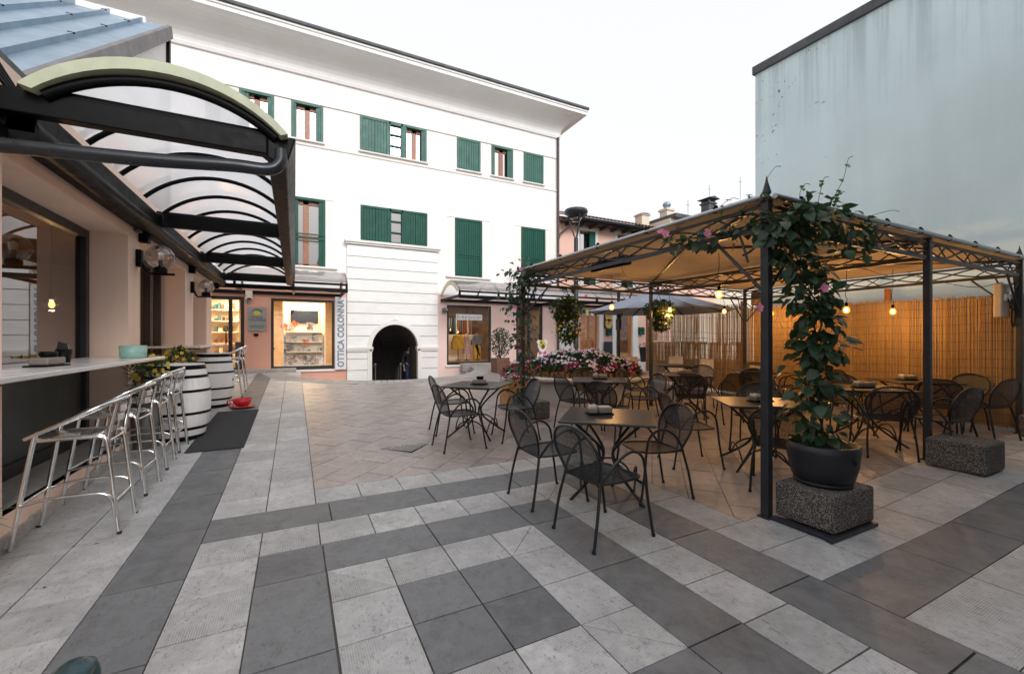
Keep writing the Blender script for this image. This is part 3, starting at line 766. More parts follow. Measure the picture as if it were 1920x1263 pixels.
# lit rooms behind the glass
m_room = M('warm_room_paint', (.62, .50, .36), .8); m_roomdark = M('shop_back_wall', (.30, .20, .13), .8, var=.3, scale=3)
def room(parent, x0, x1, y0, y1, z0, z1, m):
    mb = MB(); mb.poly([(x0,y1,z0),(x1,y1,z0),(x1,y1,z1),(x0,y1,z1)])
    for x in (x0, x1): mb.poly([(x,y0,z0),(x,y1,z0),(x,y1,z1),(x,y0,z1)])
    mb.poly([(x0,y0,z0),(x1,y0,z0),(x1,y1,z0),(x0,y1,z0)]); mb.poly([(x0,y0,z1),(x1,y0,z1),(x1,y1,z1),(x0,y1,z1)])
    return mb.build('shop_room', m, parent)
def lamp(loc, energy, size, col=(1, .72, .42), typ='AREA', rot=(0, 0, 0), name='shop_lamp'):
    l = bpy.data.lights.new(name, typ); l.energy = energy; l.color = col
    if typ == 'AREA': l.size = size
    else: l.shadow_soft_size = size
    o = bpy.data.objects.new(name, l); COL.objects.link(o); o.location = loc; o.rotation_euler = rot; return o
gz = g(0, D)
RX = (shopw[0]+shopw[1])/2
room(wb, door[0]-1.0, shopw[1]+.25, D+.24, D+3.6, gz+.05, 3.0, m_room)
room(wb, kidw[0]-.2, kdoor[1]+.4, D+.24, D+2.6, gz+.05, 3.0, m_roomdark)
lamp((RX, D+.5, 2.92), 130, .7); lamp((RX, D+.32, 2.6), 16, .3); lamp((door[0]+.7, D+1.6, 2.92), 90, .8); lamp(((kidw[0]+kidw[1])/2, D+.9, 2.92), 24, .6, (1, .75, .48)); lamp((kdoor[0]+.5, D+1.2, 2.9), 10, .5)

# ================================================================= APRICOT HOUSE beyond the corner
Y2 = D+.1; hx1 = xAtY(1262, Y2); he = onY(1150, 424, D-.5)[1]
ah = thing('apricot_house', 'lower apricot plastered house with brown tiled eaves beyond the white building', 'house', ((XR+hx1)/2, Y2, .5), world=True)
hw1 = [xAtY(1086, Y2), xAtY(1116, Y2), 3.9, onY(1100, 433, Y2)[1]]; hw2 = [xAtY(1157, Y2), xAtY(1186, Y2), 3.9, onY(1170, 440, Y2)[1]]
wdoor = [xAtY(1088, Y2), xAtY(1121, Y2), gz+.06, onY(1100, 582, Y2)[1]]; wwin = [xAtY(1153, Y2), xAtY(1185, Y2), gz+.12, onY(1170, 585, Y2)[1]]
mb = MB(); wall_holes(mb, 'y', Y2, XR, hx1, LOW, he+.3, [hw1, hw2, wdoor, wwin], .25); box_shell(mb, XR, hx1+3, Y2, Y2+6, LOW, he+.3)
mb.poly([(hx1, Y2, 3.4), (hx1+3, Y2, 3.4), (hx1+3, Y2, he+.3), (hx1, Y2, he+.3)]); mb.build('wall', m_house, ah)
for r in (hw1, hw2):
    s = MB(); b = .14
    for a in ((r[0]-b, r[0], r[2], r[3]+b), (r[1], r[1]+b, r[2], r[3]+b), (r[0], r[1], r[3], r[3]+b)): s.box(a[0], a[1], Y2-.03, Y2+.03, a[2], a[3])
    F = s.build('window', m_trim, ah); s = MB(); s.poly([(r[0], Y2+.2, r[2]), (r[1], Y2+.2, r[2]), (r[1], Y2+.2, r[3]), (r[0], Y2+.2, r[3])]); s.build('pane', m_upglass, F)
    s = MB(); s.box(r[1]-.32, r[1]-.003, Y2-.02, Y2+.02, r[2], r[3]-.003); s.build('shutter', m_green, F)
    s = MB(); s.box(r[0]+.003, r[0]+.14, Y2+.12, Y2+.19, r[2], r[3]-.003); s.build('sash', m_wood, F)
# eaves with rafters, gutter and tiles
mb = MB(); mb.box(XR+.12, hx1+3.2, D-.5, Y2, he+.02, he+.09)
x = XR+.4
while x < hx1+3: mb.box(x, x+.1, D-.45, Y2, he-.10, he+.02); x += .62
mb.build('eaves', m_brown, ah); mb = MB(); mb.tube([(XR+.12, D-.58, he+.05), (hx1+3.2, D-.58, he+.05)], .085, 10); mb.build('gutter', m_black, ah)
mb = MB(); x = XR+.15
while x < hx1+3.2:
    for j in range(9):
        y0 = D-.62+j*.42; z0 = he+.17+j*.42*.36; a = Vector((x, y0, z0)); b = Vector((x, y0+.46, z0+.16)); pr = [(math.cos(t*math.pi/5)*.09, math.sin(t*math.pi/5)*.075) for t in range(6)]
        vs = [a+Vector((c, 0, s_)) for c, s_ in pr]+[b+Vector((c*.8, 0, s_*.8)) for c, s_ in pr]
        mb.add(vs, [(k, k+1, 7+k, 6+k) for k in range(5)], True)
    x += .2
mb.build('roof', m_tile, ah); mb = MB(); mb.poly([(XR+.12, D-.6, he+.12), (hx1+3.2, D-.6, he+.12), (hx1+3.2, D+3.4, he+1.56), (XR+.12, D+3.4, he+1.56)]); mb.build('roof_deck', m_roofedge, ah)
for px in (1126, 1150.5, 1190):
    x = xAtY(px, Y2); s = MB(); w = .11 if px < 1180 else .16; s.box(x-w, x+w, Y2-.06, Y2-.003, gz, 2.75); s.build('pilaster', m_plastwhite, ah, bevel=.006)
F = shop_frame(ah, 'shop_door', wdoor, Y2+.1, .09, .09, ((wdoor[0]*.45+wdoor[1]*.55),), wood=m_woodlight)
F = shop_frame(ah, 'shop_window', wwin, Y2+.1, .11, .25, (), wood=m_woodlight)
m_room2 = M('toy_shop_walls', (.42, .26, .12), .8, var=.5, scale=5)
room(ah, wdoor[0]-.3, hx1, Y2+.3, Y2+2.4, gz+.04, 2.95, m_room2); lamp((wdoor[0]+.4, Y2+1.2, 2.8), 26, .6); lamp((wwin[0]+.5, Y2+1.0, 2.8), 22, .6)
# ================================================================= CHIMNEYS AND ROOFS BEYOND
def chimney(label, px, vt, vb, y, w, kind):
    x, zt_ = onY(px, vt, y); zb_ = onY(px, vb, y)[1]
    c = thing('chimney', label, 'chimney', (x, y, zb_), world=True, group='chimneys on the far roofs')
    h = zt_-zb_; s = MB(); s.box(x-w/2, x+w/2, y-w/2, y+w/2, zb_-.6, zb_+h*.62); s.build('shaft', m_beige if kind != 'dark' else m_roofedge, c, bevel=.01)
    s = MB(); s.box(x-w*.62, x+w*.62, y-w*.62, y+w*.62, zb_+h*.62, zb_+h*.70); s.build('collar', m_beige if kind != 'dark' else m_roofedge, c)
    s = MB()
    if kind == 'cowl': s.lathe([(w*.3, 0), (w*.3, h*.12), (w*.42, h*.14), (w*.40, h*.24), (w*.22, h*.3), (.02, h*.32)], 14, (x, y, zb_+h*.70))
    elif kind == 'barrel':
        pts = [(x-w*.6+w*1.2*k/8, zb_+h*.7+h*.3*math.sin(math.pi*(.15+.7*k/8))) for k in range(9)]
        s.prism(pts, 'y', y-w*.6, y+w*.6)
    else:
        for dx in (-1, 1):
            for dy in (-1, 1): s.box(x+dx*w*.4-.05, x+dx*w*.4+.05, y+dy*w*.4-.05, y+dy*w*.4+.05, zb_+h*.7, zb_+h*.88)
        s.prism([(x-w*.85, zb_+h*.88), (x+w*.85, zb_+h*.88), (x, zb_+h*1.0)], 'y', y-w*.8, y+w*.8)
    s.build('cowl', m_zinc if kind != 'dark' else m_roofedge, c)
chimney('low chimney with barrel shaped metal cowl on the tiled eaves', 1204, 401, 414, 16.6, .5, 'barrel')
chimney('tall cream chimney with round metal cowl beside the tiled roof', 1250, 379, 426, 16.5, .5, 'cowl')
chimney('dark brick chimney with flat cap behind the gazebo roof', 1328, 371, 406, 17, .55, 'dark')
bx0 = xAtY(1257, 15.5)
bh = thing('beige_house', 'low beige house with flat dark roof behind the reed screen', 'house', (bx0+3, 15.5, .4), world=True)
bz = onY(1300, 416, 15.5)[1]; mb = MB(); mb.box(bx0, bx0+10, 15.52, 21, -.1, bz); mb.build('wall', m_beige, bh)
mb = MB(); mb.box(bx0-.0+.05, bx0+10.3, 15.2, 21.2, bz+.002, bz+.2); mb.build('roof', m_roofedge, bh, bevel=.02)
s = MB(); s.box(xAtY(1212, Y2), xAtY(1221, Y2), Y2-.06, Y2-.003, gz, 3.2); s.build('corner_pilaster', m_bluewall, ah)
for lab, px, vt, vb, y in (('thin bare antenna mast rising left of the dark chimney', 1290, 375, 405, 15), ('tall antenna mast with small crossbar right of the dark chimney', 1388, 332, 400, 15), ('antenna mast standing directly behind the dark chimney', 1330, 347, 380, 18)):
    x, a = onY(px, vt, y); b = onY(px, vb, y)[1]; s = MB(); s.tube([(x, y, b-1), (x, y, a)], .012, 6)
    s.tube([(x-.15, y, a-.25), (x+.15, y, a-.25)], .008, 5); tag(s.build('antenna', m_fascia), lab, 'antenna', 'antennas on the far roofs')

# ================================================================= BLUE-GREY BLIND WALL on the right
A = Vector((10.2, 6.75, 0)); dr = Vector((.044, -1, 0)).normalized(); ZB = onX(1416, 141, 10.2)[1]
bl = thing('blind_wall_building', 'tall pale blue windowless building wall with stained peeling plaster', 'building', (10.3, 3, 0), world=True)
B = A+dr*14; nr = Vector((1, .044, 0)).normalized(); mb = MB()
q = [A, B, B+nr*7, A+nr*7]; mb.prism([(p.x, p.y) for p in q], 'z', -.1, ZB); mb.build('wall', m_bluewall, bl)
mb = MB(); q = [A-nr*.06-dr*.05, B-nr*.06, B+nr*7, A+nr*7-dr*.05]; mb.prism([(p.x, p.y) for p in q], 'z', ZB+.001, ZB+.2); mb.build('coping', m_roofedge, bl, bevel=.01)

# ================================================================= UNSEEN BUILDING added behind the viewpoint to shade the gazebo side
rb = thing('shading_building', 'unseen brown plastered building added behind the viewpoint to shade the gazebo side', 'building', (6, -1.7, 0), world=True)
RZ = 7.0; RY = -1.5; holes = [(x, x+1.1, z, z+1.5) for x in (3.7, 6.8) for z in (1.2, 4.6)]
mb = MB(); wall_holes(mb, 'y', RY, 1.7, 10.0, -.1, RZ, holes, .2, -1); box_shell(mb, 1.7, 10.0, RY, -9, -.1, RZ); mb.build('wall', plaster('brown_plaster', (.15, .12, .10)), rb)  # plaster kept dark so the added building bounces little light
for h in holes:
    s = MB()
    for a in ((h[0], h[0]+.08, h[2], h[3]), (h[1]-.08, h[1], h[2], h[3]), (h[0]+.08, h[1]-.08, h[3]-.08, h[3]), (h[0]+.08, h[1]-.08, h[2], h[2]+.08)): s.box(a[0], a[1], RY-.15, RY-.08, a[2], a[3])
    F = s.build('window', m_wood, rb); s = MB(); s.poly([(h[0], RY-.12, h[2]), (h[1], RY-.12, h[2]), (h[1], RY-.12, h[3]), (h[0], RY-.12, h[3])]); s.build('pane', m_upglass, F)
mb = MB(); mb.box(1.5, 10.0, -9.3, RY+.5, RZ+.002, RZ+.25); mb.build('roof', m_tile, rb)
# ================================================================= CAFE BUILDING on the left
XW = -1.82; XR2 = -2.17; YE = 12.7
cb = thing('cafe_building', 'peach plastered cafe with deep window bays and a standing seam metal roof', 'building', (-3.5, 8, 0), world=True)
bays = [(4.27, 6.8), (7.25, 9.86), (10.57, 12.02)]; HL = 2.78
mb = MB()
wall_holes(mb, 'x', XW, -3.2, YE, .0, 3.45, [(a, b, .30+.02*i, HL) for i, (a, b) in enumerate(bays)], .38, -1)
mb.poly([(XW, YE, 0), (-8, YE, 0), (-8, YE, 3.45), (XW, YE, 3.45)]); mb.poly([(XW, -3.2, 0), (-8, -3.2, 0), (-8, -3.2, 3.45), (XW, -3.2, 3.45)])
mb.build('wall', m_peach, cb)
mb = MB(); y = -3.2
while y < YE-.05:
    e = min(y+.52, YE); mb.box(XW, XW+.022, y+.003, e-.003, -.05, g(XW, (y+e)/2)+.10); y = e
mb.build('skirting', m_kerb, cb, bevel=.003)
mb = MB()
for i, (a, b) in enumerate(bays): mb.box(XR2-.2, XW+.0, a+.004, b-.004, .26+.02*i, .302+.02*i)
mb.build('window_ledge', m_kerb, cb)
mb = MB(); mb.box(-8, XW-.0, -3.2, YE, 3.451, 3.5); mb.build('flat_roof', m_roofedge, cb)
# window frames and panes set back in the bays
m_lower = M('frosted_lower_panel', (.055, .068, .066), .35, var=.15, scale=2)
def cafe_window(i, a, b, mull, panel):
    z0 = .303+.02*i; f = MB(); X = XR2; w = .10
    for q in ((a, a+w, z0, HL), (b-w, b, z0, HL), (a+w, b-w, HL-w, HL), (a+w, b-w, z0, z0+.12)): f.box(X-.09, X, q[0]+.002, q[1]-.002, q[2], q[3]-.002)
    for k in mull: f.box(X-.085, X+.012, k-.06, k+.06, z0+.12, HL-w)
    if panel: f.box(X-.08, X-.005, a+w, b-w, 1.19, 1.25)
    F = f.build('window', m_frame, cb, bevel=.006)
    zl = 1.2 if panel else z0+.1
    s = MB(); s.poly([(X-.05, a+w, zl), (X-.05, b-w, zl), (X-.05, b-w, HL-w), (X-.05, a+w, HL-w)]); s.build('pane', m_cafeglass, F)
    if panel:
        s = MB(); s.box(X-.06, X-.045, a+w, b-w, z0+.1, 1.2); s.build('lower_panel', m_lower, F)
    return F
cafe_window(0, *bays[0], (), True)
Fd = cafe_window(1, *bays[1], (8.05, 8.2, 9.2), False)
s = MB(); s.tube([(XR2+.01, 8.32, 1.2), (XR2+.06, 8.32, 1.2), (XR2+.06, 8.32, 1.75), (XR2+.01, 8.32, 1.75)], .014, 8); s.build('handle', m_alu, Fd)
cafe_window(2, *bays[2], (), True)
# dim room behind
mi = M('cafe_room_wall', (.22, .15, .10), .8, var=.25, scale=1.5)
mb = MB(); mb.poly([(-5.6, -3, .2), (-5.6, 12.6, .2), (-5.6, 12.6, 3.2), (-5.6, -3, 3.2)]); mb.poly([(-5.6, -3, 3.1), (XR2-.1, -3, 3.1), (XR2-.1, 12.6, 3.1), (-5.6, 12.6, 3.1)])
mb.poly([(-5.6, -3, .25), (XR2-.1, -3, .25), (XR2-.1, 12.6, .25), (-5.6, 12.6, .25)]); mb.poly([(-5.6, 12.6, .2), (XR2-.1, 12.6, .2), (XR2-.1, 12.6, 3.2), (-5.6, 12.6, 3.2)])
mb.build('cafe_room', mi, cb)
ct = thing('cafe_cupboard', 'pale cupboard standing inside the dim cafe behind the first big window', 'cupboard', (-5.2, 8, .25), world=True)
s = MB(); s.box(-5.55, -4.9, 6.6, 10.4, .25, 1.35); s.build('carcass', m_woodlight, ct, bevel=.01)
for k in range(5):
    s = MB(); s.box(-4.899, -4.88, 6.62+k*.75, 7.34+k*.75, .33, 1.31); s.build('door', m_woodlight, ct, bevel=.006)
for k, (x, y, z, lab) in enumerate(((-3.0, onX(97, 571, -3.0)[0], onX(97, 571, -3.0)[1], 'glowing filament globe lamp nearest the first cafe window'), (-3.9, 7.6, 2.0, 'second glowing globe lamp deeper inside the cafe'), (-4.6, 9.6, 2.05, 'farthest small glowing globe lamp inside the cafe'))):
    t = thing('globe_pendant', lab, 'pendant lamp', (x, y, z), world=True, group='filament globe lamps inside the cafe')
    s = MB(); s.tube([(x, y, 3.09), (x, y, z+.12)], .006, 5); s.build('cord', m_cable, t)
    s = MB(); s.lathe([(.02, .16), (.03, .10), (.025, .08)], 10, (x, y, z)); s.build('socket', m_black, t)
    s = MB(); s.sphere((x, y, z), .035, 10, (1, 1, 1.4)); s.build('filament', m_dimglow, t)
    s = MB(); s.sphere((x, y, z), .095, 16); s.build('globe', m_glass, t)
    lamp((x, y, z-.13), 22, .05, (1, .62, .3), 'POINT', name='cafe_lamp')
# standing seam roof rising away from the camera, its verge and gable
ys, zs_, yr, zr = 4.35, 3.22, 9.45, 6.98; sl_ = (zr-zs_)/(yr-ys); ux = -2.0
def rz(y): return zs_+(y-ys)*sl_
mb = MB(); mb.poly([(ux+.06, ys-1.2, rz(ys-1.2)), (-9, ys-1.2, rz(ys-1.2)), (-9, yr, zr), (ux+.06, yr, zr)])
x = ux-.30
while x > -9:
    nrm = Vector((0, -sl_, 1)).normalized(); a = Vector((x, ys-1.2, rz(ys-1.2)))+nrm*.025; b = Vector((x, yr, zr))+nrm*.025
    mb.beam(a, b, .03, .075, nrm); x -= .42
mb.mi = 1
for k in range(4):
    for j in range(7):
        yy = 5.4+k*1.1+random.uniform(-.35, .35); xx = ux-.30-.42*j; s0 = Vector((xx, yy, rz(yy)+.075)); mb.beam(s0-Vector((.03, 0, 0)), s0+Vector((.03, .02, .01)), .014, .016)
mb.build('metal_roof', [m_zinc, m_black], cb)
nrm = Vector((0, -sl_, 1)).normalized(); mb = MB()
mb.beam(Vector((ux+.03, ys-1.2, rz(ys-1.2)))-nrm*.075, Vector((ux+.03, yr+.02, zr+.015))-nrm*.075, .07, .20, nrm); mb.build('verge_fascia', m_fascia, cb, bevel=.01)
mb = MB(); mb.prism([(4.6, 3.45), (yr, 3.45), (yr, zr-.25), (4.6, rz(4.6)-.25)], 'x', ux-.25, ux); mb.box(-9, ux-.25, yr-.2, yr, 3.45, zr-.05)
mb.build('gable_wall', m_white, cb)
mb = MB(); mb.box(ux+.001, ux+.05, yr-.07, yr+.02, 3.5, zr-.2); mb.build('gable_corner_strip', m_black, cb)  # black strip down the far edge of the gable wall
mb = MB()
for k in range(5): mb.box(ux+.001, ux+.025, yr-.5, yr-.2, 5.25+k*.13, 5.33+k*.13)
mb.build('vent_grille', m_black, cb)

# ================================================================= ARCHED CANOPIES
def arch_pts(xa, xb, z0, rise, n=20):
    c = xb-xa; r = (c*c/4+rise*rise)/(2*rise); xm = (xa+xb)/2; zc = z0+rise-r; t0 = math.asin(c/2/r)
    return [(xm+r*math.sin(-t0+2*t0*k/n), zc+r*math.cos(-t0+2*t0*k/n)) for k in range(n+1)]
cn = thing('arched_canopy', 'long black framed arched polycarbonate canopy along the cafe wall', 'canopy', (-1, 8.5, 0), world=True)
ca, cbx, cy0, cy1, cz, rise = -1.74, -.10, 4.0, 13.15, 3.10, .32; aa = -1.56
mb = MB(); mb.box(ca-.08, ca+.16, cy0+.1, cy1, cz-.20, cz+.02); mb.tube([(ca+.09, cy0+.1, cz-.16), (ca+.09, cy1, cz-.16)], .085, 10); mb.build('wall_gutter', m_black, cn, bevel=.01)
mb = MB(); mb.prism([(cbx-.10, cz-.13), (cbx+.04, cz-.17), (cbx+.11, cz+.07), (cbx-.10, cz+.07)], 'y', cy0, cy1); mb.build('outer_gutter', m_black, cn, bevel=.012)
for yb in (cy0+.05, 7.25, 10.2, cy1-.05):
    s = MB(); s.box(ca-.6 if yb < 5 else ca+.16, cbx-.10, yb-.05, yb+.05, cz-.10, cz+.06); s.tube([(ca+.1, yb, cz+.06), (cbx-.1, yb, cz+.06)], .05, 8); s.build('cross_beam', m_black, cn, bevel=.008)
    s = MB(); s.box(XW, ca+.02, yb-.06, yb+.06, cz-.33, cz-.18); s.build('wall_bracket', m_black, cn)
n = 12; yb = cy0
for k in range(n+1):
    y = cy0+.03+(cy1-cy0-.06)*k/n; s = MB(); s.tube([(x, y, z) for x, z in arch_pts(aa+.02, cbx, cz+.03, rise)], .024 if k else .034, 8); s.build('arch_rib', m_black, cn)
s = MB(); s.tube([(x, cy0-.02, z) for x, z in arch_pts(aa+.06, cbx-.03, cz+.03, rise-.075)], .036, 8); s.build('arch_rib', m_black, cn)
s = MB(); pts = arch_pts(aa-.0, cbx+.02, cz+.06, rise); N2 = len(pts)
vs = [(x, y, z) for y in (cy0, cy1) for x, z in pts]; s.add(vs, [(i, i+1, N2+i+1, N2+i) for i in range(N2-1)], True); s.build('roof_sheet', m_poly, cn, recalc=False)
s = MB(); po = arch_pts(aa-.04, cbx+.05, cz+.05, rise+.03); pi_ = arch_pts(aa+.03, cbx-.0, cz+.03, rise-.03)
for i in range(len(po)-1): s.prism([po[i], po[i+1], pi_[i+1], pi_[i]], 'y', cy0-.10, cy0-.004)
s.build('end_trim', m_polyend, cn)
s = MB(); s.tube(spline([(cbx-.0, cy0+.02, cz-.05), (cbx-.01, cy0+.0, cz-.16), (cbx-.10, cy0-.01, cz-.23), (cbx-.35, cy0-.02, cz-.245), (-1.0, cy0-.02, cz-.30), (XW, cy0-.02, cz-.35)], 8), .05, 12); s.build('drain_pipe', m_blackpipe, cn)
s = MB()
for k in range(4): s.tube(spline([(-1.86, 3.75+.05*k, 3.50-.03*k), (-1.8, 3.95, 3.45-.04*k), (-1.72, 4.2, 3.22-.02*k)], 6), .012, 6)
s.build('cable_loop', m_cable, cn)
def shop_awning(name, label, x0, x1, lend, rend):
    t = thing(name, label, 'awning', ((x0+x1)/2, D-1, 2.9), world=True, group='polycarbonate awnings over the far shops')
    ya, yb, z0, ri = D-.03, D-1.98, 2.93, .42
    s = MB(); s.box(x0, x1, yb-.05, yb+.06, z0-.09, z0+.02); s.tube([(x0, yb, z0+.14), (x1, yb, z0+.14)], .035, 8); s.build('front_gutter', m_black, t, bevel=.008)
    s = MB(); s.box(x0, x1, ya-.08, ya, z0-.06, z0+.04); s.build('wall_rail', m_black, t)
    k = max(2, round((x1-x0)/1.35)); pts = arch_pts(yb, ya, z0+.16, ri)
    for i in range(k+1):
        x = x0+.03+(x1-x0-.06)*i/k; s = MB(); s.tube([(x, y, z) for y, z in pts], .03, 8); s.build('rib', m_fascia, t)
        s = MB(); s.box(x-.03, x+.03, yb, ya, z0-.05, z0+.03); s.box(x-.03, x+.03, yb-.03, yb+.03, z0, z0+.14); s.build('cross_bar', m_black, t)
    n2 = len(pts); s = MB(); s.add([(x, y, z+.03) for x in (x0, x1) for y, z in pts], [(i, i+1, n2+i+1, n2+i) for i in range(n2-1)], True); s.build('roof_sheet', m_poly, t, recalc=False)
    for x, on in ((x0, lend), (x1, rend)):
        if on:
            s = MB(); inner = arch_pts(yb+.22, ya-.22, z0+.16, ri-.14)
            for i in range(n2-1): s.prism([pts[i], pts[i+1], inner[i+1], inner[i]], 'x', x-.012, x+.012)
            s.build('end_panel', m_polyyel, t)
shop_awning('shop_awning', 'black edged polycarbonate awning over the optician door and window', -4.2, 1.38, False, True)
shop_awning('shop_awning', 'long polycarbonate awning with yellowed arched end over the children shop', xAtY(826, D), 13.3, True, False)

# ================================================================= SIGNS ON THE SHOP FRONTS
sx0, sx1 = xAtY(628.5, D-.12), xAtY(650.5, D-.12)-.02; sz0, sz1 = onY(640, 692.5, D-.12)[1], onY(640, 557, D-.12)[1]
m_signgrey = M('sign_letter_grey', (.20, .235, .26), .5, var=.06); m_signwhite = M('sign_white_acrylic', (.72, .74, .76), .35, var=.03)
t = thing('vertical_shop_sign', 'tall narrow white sign with grey vertical letters OTTICA COLONNA', 'sign', ((sx0+sx1)/2, D-.1, sz0), world=True)
s = MB(); s.box(sx0, sx1, D-.12, D-.005, sz0, sz1); s.build('board', m_signwhite, t, bevel=.006)
L_ = sz1-sz0
tm = text_mesh('lettering', 'OTTICA COLONNA', m_signgrey, 1.0, None, Matrix(), .004, bold=.035, spacing=1.04)
vsx = [v.co.x for v in tm.data.vertices]; vsy = [v.co.y for v in tm.data.vertices]; wd = max(vsx)-min(vsx); hd = max(vsy)-min(vsy)
fx = L_*.93/wd; fy = (sx1-sx0)*.62/hd
mt = facing_minus_y((sx0+sx1)/2, D-.123, (sz0+sz1)/2, R(90)) @ Matrix.Diagonal((fx, fy, 1, 1)) @ Matrix.Translation((-(max(vsx)+min(vsx))/2, -(max(vsy)+min(vsy))/2, 0))
tm.data.transform(mt); attach(tm, t)
x0, z1 = onY(464.5, 576, D-.04); x1, z0 = onY(499, 620, D-.04)
m_steel = M('brushed_plaque', (.36, .38, .36), .4, .4, var=.08, scale=5); m_navy = M('navy_print', (.03, .05, .12), .5); m_sunyel = M('yellow_print', (.60, .55, .05), .5)
t = thing('shop_plaque', 'grey square plaque with yellow disc, blue arc and OTTICA COLONNA', 'plaque', ((x0+x1)/2, D-.03, z0), world=True)
s = MB(); s.box(x0, x1, D-.04, D-.015, z0, z1)
for a in (x0+.05, x1-.05):
    for b in (z0+.05, z1-.05): s.tube([(a, D-.05, b), (a, D, b)], .016, 8)
s.build('plate', m_steel, t); w_ = x1-x0; xm = (x0+x1)/2; zc = z1-.24*(z1-z0)
s = MB(); s.prism([(xm+.20*w_*math.cos(k*math.pi/8), zc+.13*w_*math.sin(k*math.pi/8)) for k in range(16)], 'y', D-.044, D-.0405); s.build('disc', m_sunyel, t)
s = MB()
for k in range(10):
    a = R(150-12*k); b = R(150-12*(k+1)); th = .012+.028*k/10; r_ = .36*w_; cz_ = zc-.10*w_
    s.prism([(xm+r_*math.cos(a), cz_+r_*math.sin(a)), (xm+r_*math.cos(b), cz_+r_*math.sin(b)), (xm+(r_-th)*math.cos(b), cz_+(r_-th)*math.sin(b)), (xm+(r_-th)*math.cos(a), cz_+(r_-th)*math.sin(a))], 'y', D-.044, D-.0405)
s.build('arc', m_navy, t)
text_mesh('lettering', 'OTTICA', m_navy, .098*w_/.55, t, facing_minus_y(xm, D-.041, z1-.43*(z1-z0)), .003, sx=1.05)
text_mesh('lettering', 'COLONNA', m_navy, .098*w_/.55, t, facing_minus_y(xm, D-.041, z1-.54*(z1-z0)), .003, sx=1.05)
s = MB()
for k, (zz, ww) in enumerate(((.20, .40), (.12, .36))): s.box(xm-ww*w_, xm+ww*w_, D-.0425, D-.0402, z0+zz*(z1-z0), z0+(zz+.022)*(z1-z0))
s.build('small_print_line', m_navy, t)
def wallbox(name, label, cat, pl, pr, vt, vb, Y, dep, m, extra=None, trim=None):
    x0, z1 = onY(pl, vt, Y); x1, z0 = onY(pr, vb, Y); t = thing(name, label, cat, ((x0+x1)/2, Y, z0), world=True)
    s = MB(); s.box(x0, x1, Y-dep, Y-.002, z0, z1); s.build('case', m, t, bevel=min(.012, dep*.2))
    if extra: extra(t, x0, x1, z0, z1, Y-dep)
    return t
def alarm_x(t, x0, x1, z0, z1, y):
    s = MB(); s.box(x0+.05, x1-.03, y-.012, y-.001, z0+.005, z0+.05); s.build('strip', m_black, t)
wallbox('alarm_box', 'cream alarm box above the plaque beside the optician door', 'alarm box', 460.5, 474, 545, 562.5, D, .12, M('cream_plastic', (.66, .62, .52), .5), alarm_x)
def num_x(t, x0, x1, z0, z1, y):
    text_mesh('lettering', '4', m_black, (z1-z0)*.8, t, facing_minus_y((x0+x1)/2, y-.001, (z0+z1)/2), .002)
wallbox('house_number_plate', 'small pale house number plate under the alarm box', 'number plate', 461, 467.5, 564, 570, D, .02, m_steel, num_x)
wallbox('wall_intercom', 'small black intercom below the optician plaque', 'intercom', 476, 484.5, 625, 630, D, .04, m_black, lambda t, x0, x1, z0, z1, y: MB())
def spk(t, x0, x1, z0, z1, y):
    s = MB(); s.sphere(((x0+x1)/2, y-.03, (z0+z1)/2), .10, 14); s.build('dome', m_fascia, t)
wallbox('dome_camera', 'small dark dome camera beside the children shop window', 'camera', 829, 836, 578, 586, D, .08, m_black, spk)
# children shop name band in the window
kx0, kz1 = onY(855, 588.5, D+.01); kx1, kz0 = onY(904, 600.5, D+.01)
t = thing('window_name_board', 'white board with multicoloured letters hanging in the children shop window', 'sign', ((kx0+kx1)/2, D+.0, kz0), world=True)
s = MB(); s.box(kx0, kx1, D+.0, D+.02, kz0, kz1); s.build('board', m_signwhite, t)
cols = [(.25, .5, .35), (.55, .15, .45), (.7, .45, .08), (.15, .3, .6), (.35, .2, .55)]
lm = [M('letter_paint_%s' % nme, c, .5) for nme, c in zip(('green', 'magenta', 'orange', 'blue', 'violet'), cols)]
body = 'Baby·Junior'
tm = text_mesh('lettering', body, lm, (kz1-kz0)*.85, t, facing_minus_y((kx0+kx1)/2, D-.002, (kz0+kz1)/2), .002, idx=[0, 2, 4, 3, 1, 1, 4, 0, 2, 1, 3], spacing=1.15)
xs_ = [v.co.x for v in tm.data.vertices]; k_ = (kx1-kx0)*.92/(max(xs_)-min(xs_)); xm = (kx0+kx1)/2
for v in tm.data.vertices: v.co.x = xm+(v.co.x-(max(xs_)+min(xs_))/2)*k_
